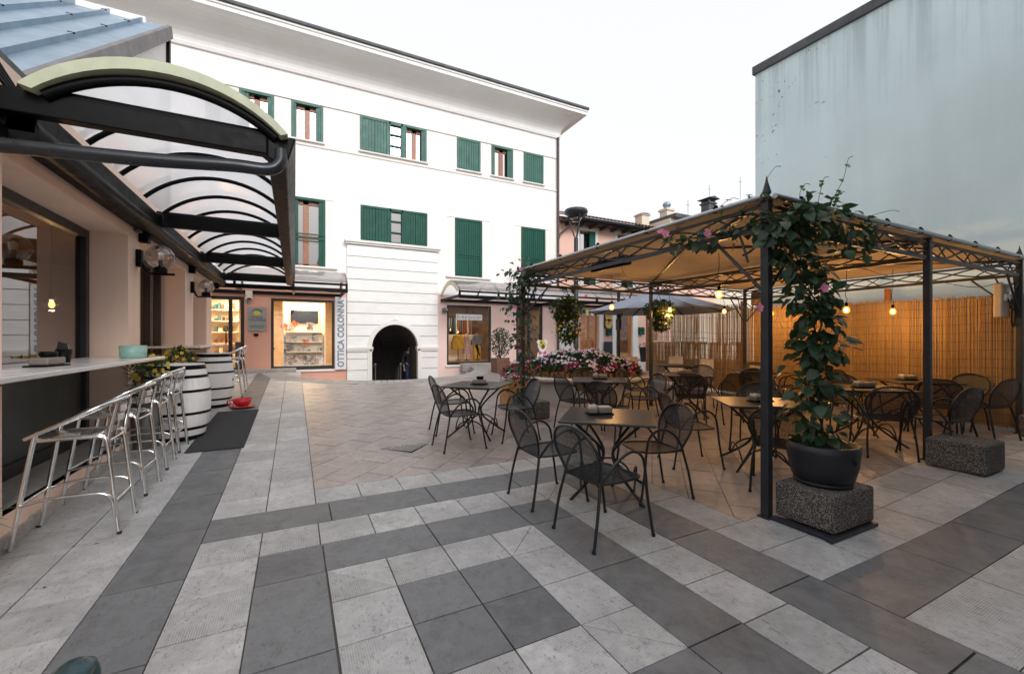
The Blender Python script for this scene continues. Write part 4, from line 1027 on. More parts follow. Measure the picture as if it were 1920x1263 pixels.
# board, ornaments and mail boxes of the apricot house
def framed(t, x0, x1, z0, z1, y):
    s = MB(); s.box(x0+.04, x1-.04, y-.006, y-.001, z0+.05, z1-.05); s.build('sheet', m_signwhite, t)
    s = MB(); s.box(x0+.10, x0+.20, y-.011, y-.0065, z0+.35, z1-.12); s.tube(spline([(x0+.35, y-.009, z1-.3), (x0+.5, y-.009, z1-.2), (x0+.6, y-.009, z1-.4), (x0+.45, y-.009, z1-.5)], 5), .014, 6); s.build('print', m_sunyel, t)
wallbox('notice_case', 'white framed notice case with yellow print on the apricot wall', 'notice case', 1046, 1073, 598, 652, Y2, .06, m_plastwhite, framed)
def orn(t, x0, x1, z0, z1, y):
    for k, zz in enumerate((.30, .78)):
        s = MB(); xm = (x0+x1)/2; r_ = (x1-x0)*.42; zc = z0+zz*(z1-z0)
        s.prism([(xm+r_*math.cos(q*math.pi/10), zc+r_*1.1*math.sin(q*math.pi/10)) for q in range(20)], 'y', y-.03, y-.001)
        o = s.build('disc', M('ochre_disc', (.58, .40, .08), .5, var=.2), t)
        s = MB()
        for q in range(3): a = R(60+q*55); s.beam((xm, y-.034, zc), (xm+r_*.8*math.cos(a), y-.034, zc+r_*.8*math.sin(a)), .02, .006, (0, 1, 0))
        s.build('carving', m_wood, o)
wallbox('carved_panel', 'dark brown panel with two round ochre carvings between white pilasters', 'wall panel', 1132, 1147.5, 587, 615.5, Y2, .05, M('dark_walnut', (.055, .03, .02), .5), orn)
def mailx(t, x0, x1, z0, z1, y):
    s = MB(); s.prism([(y-.03, z1-.02), (y+.1, z1+.05), (y+.1, z1-.02)], 'x', x0-.02, x1+.02); s.build('lid', m_green, t)
    s = MB(); s.box(x0+.04, x1-.04, y-.012, y-.001, z1-.13, z1-.10); s.build('slot', m_black, t)
wallbox('mailbox', 'green letterbox under the carved panel', 'letterbox', 1135.5, 1143.5, 616.5, 629, Y2, .14, m_green, mailx)['group'] = 'green letterboxes'
wallbox('mailbox', 'green letterbox on the apricot pier next to the grey corner', 'letterbox', 1195.5, 1205, 615, 627.5, Y2, .14, m_green, mailx)['group'] = 'green letterboxes'
wallbox('menu_blackboard', 'tall dark board leaning on the wall below the green letterbox', 'blackboard', 1132.5, 1147.5, 640, 676, Y2-.1, .05, m_frame, lambda t, x0, x1, z0, z1, y: (lambda s: (s.box(x0+.05, x1-.05, y-.004, y-.0005, z0+.06, z1-.06), s.build('slate', M('slate_face', (.012, .016, .018), .6), t)))(MB()))
# teddy shaped display board standing before the children shop
tx, ty = xAtY(1017, 13.6), 13.6; tz0 = g(tx, ty)
t = thing('bear_display_board', 'white bear shaped standing board with yellow cap and pink bow', 'display board', (tx, ty, tz0), world=True)
zt_ = onY(1017, 637, ty)[1]; H_ = zt_-tz0
def disc(s, cx, cz, r, y0, y1, sx=1): s.prism([(cx+r*sx*math.cos(q*math.pi/10), cz+r*math.sin(q*math.pi/10)) for q in range(20)], 'y', y0, y1)
s = MB(); disc(s, tx, tz0+H_*.36, H_*.34, ty, ty+.03, .62); s.box(tx-.16, tx+.16, ty, ty+.2, tz0, tz0+.05); s.build('body', m_plastwhite, t)
s = MB(); disc(s, tx, tz0+H_*.80, H_*.185, ty-.004, ty+.03, .95); disc(s, tx-.15, tz0+H_*.93, .075, ty-.003, ty+.03); disc(s, tx+.15, tz0+H_*.93, .075, ty-.003, ty+.03); s.build('head', m_plastwhite, t)
s = MB(); disc(s, tx, tz0+H_*.84, H_*.14, ty-.012, ty-.005, .95); s.build('cap', m_sunyel, t)
s = MB(); disc(s, tx+.02, tz0+H_*.765, H_*.085, ty-.02, ty-.0125, .85); s.build('face', m_terrac, t)
s = MB(); m_pinkp = M('pink_paint', (.65, .06, .25), .5)
for sg in (-1, 1): s.prism([(tx, tz0+H_*.55), (tx+sg*.15, tz0+H_*.63), (tx+sg*.15, tz0+H_*.48)][::sg], 'y', ty-.02, ty-.006)
s.build('bow', m_pinkp, t)
# bunting of little cloth flags below the long awning
t = thing('flag_bunting', 'string of small coloured cloth flags hanging under the long awning', 'bunting', (xAtY(1105, 13.4), 13.4, 2.4), world=True)
x0, x1 = xAtY(1068, 13.4), xAtY(1135, 13.4); s = MB(); s.tube([(x0+(x1-x0)*k/8, 13.4, 2.75-.12*math.sin(math.pi*k/8)) for k in range(9)], .006, 5); s.build('string', m_cable, t)
fc = [(.5, .5, .5), (.55, .3, .3), (.28, .33, .45), (.5, .48, .2), (.6, .6, .58)]
for k in range(7):
    x = x0+(x1-x0)*(k+.5)/7.2; s = MB(); z = 2.75-.12*math.sin(math.pi*(k+.5)/8)
    s.prism([(x-.07, z), (x+.07, z-.01), (x+.06, z-.24), (x-.065, z-.22)], 'y', 13.395, 13.405); s.build('flag', M('flag_cloth_'+('grey', 'rose', 'blue', 'olive', 'white')[k % 5], fc[k % 5], .9), t)

# ================================================================= THINGS INSIDE THE SHOP WINDOWS
# optician: lit white display unit with shelves
ux0, ux1 = xAtY(533, D+.6), xAtY(607, D+.6); uz0 = shopw[2]+.12; uz1 = onY(570, 576, D+.6)[1]; yd = D+.62
t = thing('display_unit', 'warmly lit white shelving unit in the optician window', 'display unit', ((ux0+ux1)/2, yd, uz0), world=True)
m_disp = M('display_white', (.80, .72, .58), .5, var=.03)
s = MB(); s.box(ux0, ux1, yd, yd+.06, uz0-.1, uz1+.15); s.build('back_panel', m_disp, t)
shz = [onY(570, v, yd-.12)[1] for v in (684, 658.5, 640, 622)]
for z in shz:
    s = MB(); s.box(ux0+.06, ux1-.06, yd-.24, yd-.001, z-.03, z); s.build('shelf', m_disp, t, bevel=.004)
s = MB(); s.box(ux0-.05, ux0-.001, yd-.28, yd+.06, uz0-.1, uz1+.15); s.box(ux1+.001, ux1+.05, yd-.28, yd+.06, uz0-.1, uz1+.15); s.build('side_panel', m_disp, t)
s = MB(); s.box(ux0+.06, ux1-.06, yd-.05, yd-.02, uz1+.10, uz1+.14); s.build('light_strip', m_strip, t)
x0, z1 = onY(545, 581, yd-.05); x1, z0 = onY(596, 606, yd-.05)
t = thing('display_screen', 'black flat screen above the shelves in the optician window', 'screen', ((x0+x1)/2, yd-.04, z0), world=True)
s = MB(); s.box(x0, x1, yd-.05, yd-.003, z0, z1); s.build('casing', m_black, t, bevel=.006); s = MB(); s.box(x0+.03, x1-.03, yd-.054, yd-.0502, z0+.03, z1-.03); s.build('glass', M('screen_black', (.006, .007, .009), .25), t)
def portrait(name):
    n = N(name); c = n.ramp(n.noise(7, 4, None, .6, .8), [(.36, (.04, .035, .03)), (.5, (.30, .24, .2)), (.62, (.62, .56, .5))]); return n.done(n.pbsdf(c, .35))
m_port = [portrait('portrait_print'), M('pale_print', (.68, .63, .56), .4, var=.35, scale=9), portrait('portrait_print_dark')]
cards = [(0, 530, 550, 668, 683, 0, 'dark wide portrait card at the start of the lowest optician shelf'), (0, 550, 575, 664, 683, 2, 'framed group photo in the middle of the lowest shelf'), (0, 577, 593, 665, 683, 0, 'portrait card of two faces towards the end of the lowest shelf'), (0, 596, 610, 669, 683, 1, 'pale round portrait card ending the lowest shelf'),
         (1, 532, 552, 643, 658, 0, 'seated portrait card on the second optician shelf'), (1, 560, 571, 651, 658, 2, 'small dark spectacle case on the second shelf'), (1, 573, 582, 654, 658, 2, 'low dark spectacle tray on the second shelf'), (1, 594, 604, 651, 658, 2, 'pair of dark spectacles near the end of the second shelf'),
         (2, 533, 557, 630, 639.5, 2, 'wide dark photo card on the third optician shelf'), (2, 585, 597, 628, 643, 0, 'tall portrait card on the third optician shelf'), (3, 535, 551, 611, 626, 0, 'portrait with sunglasses on the top optician shelf'), (3, 560, 569, 613, 622, 1, 'white card with a small figure on the top shelf'), (3, 575, 588, 604, 621.5, 0, 'portrait of a face tilted on the top shelf'), (3, 594, 604, 608, 621, 1, 'plain white card ending the top shelf')]
for sh, pl, pr, vt, vb, mi_, lab in cards:
    y = yd-.13; a = xAtY(pl, y); b = xAtY(pr, y); z0 = shz[sh]+.002; z1 = z0+(vb-vt)/FPX*(Vector((a, y)).dot(Vector((math.sin(TH), math.cos(TH)))))
    s = MB(); s.box(a, b, y, y+.02, z0, z1); tag(s.build('portrait_card', m_port[mi_], bevel=.003), lab, 'photo card', 'cards on the optician shelves')
m_orange = leafmat('orange_maple_leaf', (.55, .10, .01), (.75, .22, .03))
for px, v, sh, lab in ((533, 609, 3, 'orange autumn leaf spray at the start of the top shelf'), (552, 604, 3, 'orange autumn leaf spray below the black screen'), (573, 638, 2, 'large orange autumn leaf spray on the third shelf')):
    y = yd-.2; x, z = onY(px, v, y); s = MB()
    for k in range(16):
        a = random.uniform(0, 6.28); e = random.uniform(-.3, 1.0); s.leaf((x+random.uniform(-.05, .05), y+random.uniform(-.03, .03), z-.05), (math.cos(a), -.4, math.sin(a)*.8+.2), (0, -1, .2), random.uniform(.08, .15), .07)
    s.tube([(x, y, shz[sh]), (x, y, z)], .006, 5); tag(s.build('leaf_spray', m_orange), lab, 'leaf spray', 'orange leaf sprays in the optician window')
t = thing('shop_counter', 'dark reception desk beside the shelving in the optician window', 'counter', (ux0-.7, D+1.4, gz), world=True)
s = MB(); s.box(ux0-1.15, ux0-.35, D+1.2, D+1.7, gz+.06, 1.15); s.build('body', m_wood, t, bevel=.01); s = MB(); s.box(ux0-1.2, ux0-.3, D+1.15, D+1.75, 1.151, 1.19); s.build('top', m_frame, t)
# shelves with goods behind the optician door
t = thing('stock_shelf', 'warm lit shelf full of goods seen through the optician door', 'shelf', (door[0]+.75, D+2.3, gz), world=True)
s = MB(); s.box(door[0]-.3, dm-.02, D+2.5, D+2.56, gz+.06, 2.9); s.build('back_panel', m_disp, t)
for k in range(5):
    s = MB(); s.box(door[0]-.3, dm-.02, D+2.2, D+2.499, .95+k*.38, .98+k*.38); s.build('shelf_board', m_disp, t)
s = MB(); s.box(dm+.25, dm+.62, D+1.6, D+2.0, gz+.06, 2.35); s.build('side_cabinet', m_disp, t)
gm = [M('box_'+nm_, c, .5) for nm_, c in (('teal', (.05, .15, .19)), ('brown', (.2, .09, .04)), ('grey', (.25, .24, .22)), ('rust', (.30, .10, .06)), ('cream', (.7, .62, .48)), ('black', (.03, .03, .03)))]
for k in range(5):
    x = door[0]+.15
    while x < dm-.2:
        w_ = random.uniform(.05, .12); h_ = random.uniform(.05, .24); s = MB(); s.box(x, x+w_, D+2.24, D+2.42, .981+k*.38, .981+k*.38+h_)
        s.build('goods_box', random.choice(gm), t); x += w_+random.uniform(.01, .06)
t = thing('info_stand', 'dark blue poster stand just inside the optician door', 'poster stand', ((dm+door[1])/2, D+.5, gz), world=True)
x0 = xAtY(441, D+.4); x1 = xAtY(457.5, D+.4); s = MB(); s.box(x0, x1, D+.4, D+.43, gz+.08, onY(450, 641, D+.4)[1]); s.build('panel', M('blue_poster', (.05, .06, .12), .5, var=.6, scale=6), t)
s = MB(); s.box(x0, x1, D+.33, D+.5, gz+.055, gz+.085); s.build('base', m_black, t)
# children shop: clothes on stands
def garment(name, label, cat, px, vt, vb, col, kind, y=D+.75):
    x, z1 = onY(px, vt, y); z0 = onY(px, vb, y)[1]; gcol = M(name+'_cloth', col, .9, var=.35, scale=22 if kind == 'dress' else 6, bump=.3, bscale=20)
    t = thing(name, label, cat, (x, y, kidw[2]+.12), world=True); h = z1-z0; s = MB()
    if kind == 'jacket':
        s.prism([(x-.26, z0), (x+.26, z0), (x+.27, z0+h*.45), (x+.18, z1-.03), (x+.06, z1), (x-.06, z1), (x-.18, z1-.03), (x-.27, z0+h*.45)], 'y', y-.09, y+.09)
    elif kind == 'dress': s.lathe([(.17, 0), (.15, h*.3), (.10, h*.6), (.13, h*.85), (.06, h*.98)], 14, (x, y, z0))
    else: s.prism([(x-.15, z0), (x-.03, z0), (x, z0+h*.6), (x+.04, z0), (x+.16, z0), (x+.15, z1), (x-.15, z1)], 'y', y-.07, y+.07)
    s.build('garment', gcol, t, bevel=.03)
    s = MB(); s.tube([(x, y, z0+.02), (x, y, kidw[2]+.14)], .014, 6); s.lathe([(.12, 0), (.11, .02), (.01, .03)], 12, (x, y, kidw[2]+.12)); s.build('stand', m_black, t)
    if kind != 'trousers':
        s = MB(); s.tube([(x, y, z1-.02), (x, y, z1+.07)], .03, 8); s.build('neck', m_woodlight, t)
garment('yellow_jacket', 'mustard yellow child jacket on a stand in the children shop window', 'jacket', 859, 627, 655, (.50, .27, .03), 'jacket')
garment('patterned_dress', 'pink patterned child dress on a stand in the middle of the window', 'dress', 875, 625, 663, (.42, .27, .27), 'dress')
garment('grey_top', 'grey child top hanging above mustard trousers in the shop window', 'top', 894.5, 627, 646, (.16, .17, .17), 'jacket', D+.78)
garment('mustard_trousers', 'mustard child trousers below the grey top in the shop window', 'trousers', 894.5, 647, 674, (.48, .27, .04), 'trousers', D+.74)
t = thing('window_plinth', 'pale wooden display floor across the children shop window', 'display plinth', ((kidw[0]+kidw[1])/2, D+.7, kidw[2]), world=True)
s = MB(); s.box(kidw[0]+.02, kidw[1]-.02, D+.3, D+1.2, kidw[2]-.05, kidw[2]+.119); s.build('top', m_woodlight, t, bevel=.01); s = MB(); s.box(kidw[0]+.02, kidw[1]-.02, D+1.25, D+1.29, kidw[2]+.0, kidw[2]+1.15); s.build('slat_panel', m_disp, t)
t = thing('clothes_rail', 'rail of many hanging clothes at the back of the children shop', 'clothes rail', ((kidw[0]+kidw[1])/2, D+1.9, gz), world=True)
s = MB(); s.tube([(kidw[0]+.1, D+1.9, 2.42), (kidw[1]-.1, D+1.9, 2.42)], .015, 6)
for x in (kidw[0]+.1, kidw[1]-.1): s.tube([(x, D+1.9, gz+.06), (x, D+1.9, 2.42)], .015, 6)
s.build('rail', m_black, t); x = kidw[0]+.5
while x < kidw[1]-.15:
    s = MB(); h_ = random.uniform(.55, .8); s.prism([(D+1.75, 2.36), (D+2.05, 2.36), (D+2.08, 2.36-h_), (D+1.72, 2.36-h_)], 'x', x, x+.045); s.build('hanging_garment', random.choice(gm), t, bevel=.01); x += random.uniform(.06, .1)
# toy shop goods
t = thing('goods_rack', 'wooden rack crowded with small goods behind the honey wood shop window', 'rack', ((wwin[0]+wwin[1])/2, Y2+.9, gz), world=True)
s = MB(); s.box(wwin[0]+.1, wwin[1]-.1, Y2+1.1, Y2+1.15, gz+.05, 2.8)
for k in range(5): s.box(wwin[0]+.1, wwin[1]-.1, Y2+.8, Y2+1.099, .95+k*.4, .98+k*.4)
s.build('frame', m_woodlight, t)
for k in range(5):
    x = wwin[0]+.15
    while x < wwin[1]-.25:
        w_ = random.uniform(.08, .2); s = MB(); s.box(x, x+w_, Y2+.84, Y2+1.0, .981+k*.4, .981+k*.4+random.uniform(.1, .3)); s.build('goods_box', random.choice(gm), t); x += w_+.03

# ================================================================= PERSON in the passage, handrails
hx = xAtY(768, D+1.2); hy = D+1.2; hz = onY(768, 646, hy)[1]-1.70
for lab, px, y0, y1 in (('black handrail with thin posts along the passage wall by the person', 748, D+.3, D+2.6), ('short dark handrail on the far side of the passage', 703, D+.5, D+2.6)):
    x = xAtY(px, D+.6); t = thing('handrail', lab, 'handrail', (x, y0, LOW), world=True, group='handrails of the passage stairs')
    s = MB(); s.beam((x, y0, LOW+1.1), (x+(.28 if px > 730 else -.06), y1, LOW+.75), .05, .05); s.build('rail', m_fascia, t)
    for k in range(4):
        f_ = k/3; xx = x+f_*(.28 if px > 730 else -.06); s = MB(); s.tube([(xx, y0+(y1-y0)*f_, LOW-.6*f_), (xx, y0+(y1-y0)*f_, LOW+1.1-.35*f_)], .02, 6); s.build('post', m_fascia, t)
def skin_mesh(name, verts, edges, radii, m, parent, root=0):
    me = bpy.data.meshes.new(name); me.from_pydata(verts, edges, []); me.materials.append(m)
    o = bpy.data.objects.new(name, me); COL.objects.link(o); me.skin_vertices or o.modifiers.new('skin', 'SKIN')
    if not o.modifiers: o.modifiers.new('skin', 'SKIN')
    if not me.skin_vertices: 
        bm = bmesh.new(); bm.from_mesh(me); bm.verts.layers.skin.verify(); bm.to_mesh(me); bm.free()
    for i, r in enumerate(radii): me.skin_vertices[0].data[i].radius = (r, r) if not isinstance(r, tuple) else r
    me.skin_vertices[0].data[root].use_root = True
    o.modifiers['skin'].use_smooth_shade = True
    sb = o.modifiers.new('sub', 'SUBSURF'); sb.levels = 1; sb.render_levels = 2
    if parent is not None: attach(o, parent)
    return o
pt = thing('person', 'dark haired person in dark jacket and blue jeans walking in the arch passage', 'person', (hx, hy, hz))
V = [(0, 0, .93), (0, 0, 1.12), (0, .01, 1.38), (0, .015, 1.47), (0, 0, 1.56), (0, -.02, 1.64),
     (-.10, 0, .88), (-.11, -.10, .50), (-.11, .02, .09), (-.11, -.14, .04), (.10, 0, .88), (.11, .12, .50), (.11, .26, .12), (.11, .14, .05),
     (-.19, .01, 1.39), (-.25, .05, 1.12), (-.24, -.08, .90), (-.24, -.14, .82), (.19, .01, 1.39), (.25, -.05, 1.12), (.22, -.22, 1.0), (.2, -.30, 1.0)]
Ed = [(0, 1), (1, 2), (2, 3), (3, 4), (4, 5), (0, 6), (6, 7), (7, 8), (8, 9), (0, 10), (10, 11), (11, 12), (12, 13), (2, 14), (14, 15), (15, 16), (16, 17), (2, 18), (18, 19), (19, 20), (20, 21)]
Rd = [.13, .13, .13, .055, .085, .08, .09, .06, .042, .035, .09, .06, .042, .035, .06, .045, .033, .03, .06, .045, .033, .03]
for hb, sg in ((17, -1), (21, 1)):
    bx_, by_, bz_ = V[hb]
    for k in range(5):
        dx = (-.03+.02*k) if k < 4 else .045*-sg; ln = (.075, .085, .08, .065, .05)[k]; i = len(V)
        if sg < 0: V += [(bx_+dx*.6, by_-.01, bz_-.04), (bx_+dx*.8, by_-.025, bz_-.04-ln)]
        else: V += [(bx_+dx*.6, by_-.04, bz_-.0), (bx_+dx*.8, by_-.04-ln, bz_-.03)]
        Ed += [(hb, i), (i, i+1)]; Rd += [.010, .008]
skin_mesh('body', V, Ed, Rd, m_skin, pt)
skin_mesh('jacket', [(0, 0, .86), (0, 0, 1.12), (0, .01, 1.40), (-.19, .01, 1.40), (-.25, .05, 1.12), (-.24, -.07, .92), (.19, .01, 1.40), (.25, -.05, 1.12), (.22, -.2, 1.0)], [(0, 1), (1, 2), (2, 3), (3, 4), (4, 5), (2, 6), (6, 7), (7, 8)], [.155, .155, .15, .075, .06, .045, .075, .06, .045], m_coat, pt)
skin_mesh('jeans', [(0, 0, .94), (-.10, 0, .86), (-.11, -.10, .50), (-.11, .02, .12), (.10, 0, .86), (.11, .12, .50), (.11, .25, .15)], [(0, 1), (1, 2), (2, 3), (0, 4), (4, 5), (5, 6)], [.145, .10, .075, .06, .10, .075, .06], m_jeans, pt)
s = MB(); s.sphere((0, .02, 1.655), .115, 14, (.9, 1.05, .95)); s.build('hair', m_hair, pt)
# ================================================================= BAR SHELVES, STOOLS, BARRELS along the cafe
def bar(label, y0, y1, z, round_near):
    t = thing('bar_shelf', label, 'bar shelf', (-1.8, (y0+y1)/2, z-.04), world=True, group='white bar shelves under the cafe windows')
    xi, xo = XR2+.002, -1.44; p = [(xi, y1), (xi, y0)]
    if round_near:
        p += [(XW+.0, y0)]+[(xo-.32+.32*math.sin(k*math.pi/16), y0+.32-.32*math.cos(k*math.pi/16)) for k in range(9)]
    else: p += [(xo, y0)]
    p += [(xo, y1)]
    s = MB(); s.prism(p, 'z', z-.036, z); s.build('top', m_counter, t, bevel=.006)
    k = max(2, round((y1-y0)/1.1))
    for i in range(k):
        y = y0+(y1-y0)*(i+.5)/k; s = MB(); s.box(XW+.001, XW+.27, y-.02, y+.02, z-.065, z-.046); s.build('bracket', m_black, t)
bar('long white bar shelf with rounded near corner under the biggest cafe window', 3.0, 6.72, 1.285, True)
bar('white bar shelf at the far end of the cafe near the optician', 9.0, 12.45, 1.375, False)
def pix_on_x(px, py, X):
    y, z = onX(px, py, X); return Vector((X, y, z))
def napkin(loc, rotz, label, group='condiment holders on the tables', boxes=2, z=None):
    t = thing('condiment_holder', label, 'condiment holder', loc, rotz, group)
    s = MB(); s.box(-.13, .13, -.075, .075, 0, .012); s.build('tray', m_black, t, bevel=.004)
    if boxes == 2:
        for x0, x1, h in ((-.115, -.03, .062), (-.02, .12, .068)):
            s = MB(); s.box(x0, x1, -.062, .062, .0125, h); s.build('box', m_boxgrey, t, bevel=.012)
        s = MB()
        for k in range(9): x = -.108+k*.008; s.box(x, x+.004, -.05, .045+random.uniform(-.01, .01), .0625, .078+random.uniform(0, .015))
        s.build('packets', m_paper, t); s = MB(); s.box(-.01, .11, -.053, .053, .0685, .073); s.build('napkins', m_napkin, t)
    else:
        s = MB(); s.box(-.10, .10, -.062, .062, .0125, .07); s.build('box', m_boxgrey, t, bevel=.012)
        s = MB(); s.lathe([(.045, 0), (.055, .02), (.05, .045), (.03, .045), (.03, .02)], 14, (0.01, 0, .0705)); s.build('ashtray', m_black, t)
    return t
napkin((-1.72, 4.62, 1.286), R(80), 'taupe condiment box with black sachets on the long white bar shelf', 'condiment holders on the tables', 1)
x, y = -1.86, 5.28
t = thing('napkin_cup', 'black cup of dark napkins standing on the long white bar shelf', 'cup', (x, y, 1.286), world=True)
s = MB(); s.lathe([(.042, 0), (.058, .12), (.052, .12), (.038, .01)], 18, (x, y, 1.286)); s.build('cup', m_black, t)
s = MB(); s.prism([(x-.045, 1.39), (x+.04, 1.39), (x+.03, 1.45), (x-.03, 1.475)], 'y', y-.02, y+.02); s.prism([(y-.03, 1.39), (y+.03, 1.39), (y+.02, 1.46)], 'x', x-.02, x+.02); s.build('napkin', m_frame, t)
x, y = -1.62, 6.22
t = thing('ceramic_bowl', 'mint green straight sided ceramic pot at the end of the bar shelf', 'pot', (x, y, 1.286), world=True)
s = MB(); s.lathe([(.10, 0), (.118, .02), (.122, .14), (.112, .14), (.108, .03), (.0, .03)], 28, (x, y, 1.286)); s.build('body', m_teal, t)

def make_stool():
    t = thing('bar_stool', 'polished aluminium bar stool with curved backrest nearest the camera', 'bar stool', (0, 0, 0), 0, 'aluminium bar stools along the cafe wall')
    r = .0155
    for sg in (-1, 1):
        # front leg (towards the wall) rises into the arm rail; rear leg bends into the seat tube
        s = MB(); s.tube(spline([(-.30, sg*.215, 0), (-.24, sg*.205, .40), (-.185, sg*.20, .76), (-.165, sg*.20, .80)], 5), r, 8); s.build('leg', m_alu, t)
        s = MB(); s.tube(spline([(-.185, sg*.185, .745), (.10, sg*.185, .745), (.17, sg*.185, .735), (.205, sg*.188, .69), (.235, sg*.195, .40), (.275, sg*.205, 0)], 6), r, 8); s.build('leg', m_alu, t)
        s = MB(); s.tube(spline([(.235, sg*.20, .42), (.215, sg*.195, .60), (.215, sg*.185, .76), (.255, sg*.17, .98)], 5), .011, 8); s.build('back_post', m_alu, t)
        for px_ in (-.305, .278): s = MB(); s.lathe([(.016, 0), (.016, .018)], 8, (px_, sg*.207, -.001)); s.build('foot_cap', m_rubber, t)
        s = MB(); s.tube(spline([(-.25, sg*.222, .30), (-.10, sg*.225, .33), (.10, sg*.225, .33), (.20, sg*.225, .315), (.24, sg*.222, .26), (.255, sg*.218, .13)], 5), .010, 8); s.build('foot_rail', m_alu, t)
    s = MB(); s.tube(spline([(-.23, -.205, .765), (-.16, -.225, .80), (-.02, -.235, .87), (.14, -.22, .955), (.245, -.14, 1.0), (.275, 0, 1.015), (.245, .14, 1.0), (.14, .22, .955), (-.02, .235, .87), (-.16, .225, .80), (-.23, .205, .765)], 6), .0145, 10); s.build('arm_rail', m_alu, t)
    for q in ((.245, .207, .24), (-.262, .207, .30), (.205, .185, .70)):
        s = MB(); s.tube([(q[0], -q[1], q[2]), (q[0], q[1], q[2])], .010, 8); s.build('stretcher', m_alu, t)
    s = MB()
    for k in range(6):
        y = -.155+.062*k; s.tube([], 1); pts = [(-.18, y, .762), (-.10, y, .752), (.06, y, .752), (.15, y, .762), (.19, y, .745)]
        for a, b in zip(pts, pts[1:]): s.beam(a, b, .056, .006)
    s.tube([(-.185, -.185, .745), (-.185, .185, .745)], .012, 8); s.build('seat', m_alu, t)
    s = MB()
    for z, x in ((.93, .25), (.86, .235)): 
        pts = [(x-.035, -.165, z), (x, -.08, z), (x+.01, 0, z), (x, .08, z), (x-.035, .165, z)]
        for a, b in zip(pts, pts[1:]): s.beam(a, b, .005, .052)
    s.build('backrest', m_alu, t); return t
st0 = make_stool()
spots = [(-1.47, 4.45, .02, None), (-1.50, 5.28, -.03, 'second aluminium bar stool from the camera under the long bar shelf'), (-1.52, 6.04, .03, 'third aluminium bar stool from the camera before the white barrel'), (-1.53, 6.72, -.02, 'fourth bar stool, right in front of the nearer white barrel'),
         (-1.28, 10.75, .10, 'bar stool just behind the farther white barrel'), (-1.26, 11.55, -.04, 'last bar stool at the far bar shelf near the optician door')]
for i, (x, y, a, lab) in enumerate(spots):
    if i == 0: st0.location = (x, y, g(x, y)); st0.rotation_euler = (0, 0, a)
    else: dup(st0, (x, y, g(x, y)), a, lab)
def barrel(label, x, y, h, r, rz_):
    z0 = g(x, y); t = thing('wooden_barrel', label, 'barrel', (x, y, z0), rz_, 'white painted barrels')
    prof = [(r*(.80+.20*math.sin(math.pi*k/16)), h*k/16) for k in range(17)]
    s = MB()
    n = 30
    for k in range(n):
        a0 = 2*math.pi*k/n; a1 = 2*math.pi*(k+1)/n; vs = []
        for rr, z in prof:
            for a in (a0+.006, (a0+a1)/2, a1-.006): vs.append((rr*math.cos(a), rr*math.sin(a), z))
        s.add(vs, [(i*3+j, i*3+j+1, i*3+4+j, i*3+3+j) for i in range(16) for j in range(2)], True)
    s.lathe([(p[0]-.006, p[1]) for p in prof], 30); s.build('staves', m_barrel, t, recalc=False)
    def rad(z): return r*(.80+.20*math.sin(math.pi*z/h))
    for z, w in ((.0, .05), (.135, .035), (.34, .032), (.64, .032), (.83, .035), (.945, .055)):
        a, b = z*h, z*h+w*h/.95; s = MB(); s.lathe([(rad(a)+.001, a), (rad(a)+.006, a), (rad(b)+.006, b), (rad(b)+.001, b)], 40, cap=False); s.build('hoop', m_black, t)
    s = MB(); s.lathe([(0, h-.012), (r*.80-.02, h-.012), (r*.80-.02, h+.012), (r*.80+.004, h+.012), (r*.80+.004, h-.01)], 40); s.build('lid', m_plastwhite, t)
    s = MB(); s.sphere((rad(h*.5), 0, h*.5), .026, 10, (.3, 1, 1)); s.build('bung', m_black, t); return t
barrel('white barrel with black hoops next to the aluminium stools', -1.45, 7.36, 1.0, .39, R(-75))
barrel('white barrel with black hoops farther along beside the red cup', -1.40, 9.72, .98, .37, R(-15))
# red cup-shaped planter with saucer
x, y = -.87, 9.35; z = g(x, y)
t = thing('giant_cup', 'red cup and saucer standing on the paving beside the door mat', 'cup ornament', (x, y, z), world=True)
s = MB(); s.lathe([(.03, .03), (.09, .035), (.14, .09), (.16, .17), (.15, .17), (.125, .09), (0, .06)], 28, (x, y, z)); s.build('cup', m_red, t)
s = MB(); s.lathe([(0, .005), (.10, .006), (.21, .03), (.215, .036), (.10, .018), (0, .016)], 28, (x, y, z)); s.build('saucer', m_red, t)
s = MB(); s.tube(spline([(x-.14, y-.03, z+.15), (x-.21, y-.05, z+.15), (x-.22, y-.05, z+.10), (x-.13, y-.03, z+.075)], 6), .012, 8); s.build('handle', m_red, t)
s = MB(); vs = [(-1.20, 6.45), (-.58, 6.45), (-.58, 9.0), (-1.20, 9.0)]
s.add([(x, y, g(x, y)+.004) for x, y in vs]+[(x, y, g(x, y)+.018) for x, y in vs], [(0,1,2,3), (4,5,6,7), (0,1,5,4), (1,2,6,5), (2,3,7,6), (3,0,4,7)])
tag(s.build('door_mat', m_mat, bevel=.004), 'charcoal door mat lying on the paving between the two barrels', 'door mat')
# drain grate
dx_, dy_ = 1.32, 5.72; t = thing('drain_grate', 'square slotted stone drain grate set in the pink paving', 'drain grate', (dx_, dy_, g(dx_, dy_)), R(45)); t.scale = (.85, .85, 1)
s = MB()
for k in range(9): s.box(-.24, .24, -.24+k*.06, -.205+k*.06, -.004, .004)
for x in (-.24, -.08, .08, .235): s.box(x-.012, x+.012, -.24, .275, -.003, .005)
s.build('bars', m_kerb, t); s = MB(); s.box(-.255, .255, -.255, .29, -.012, .001); s.build('recess', m_black, t)
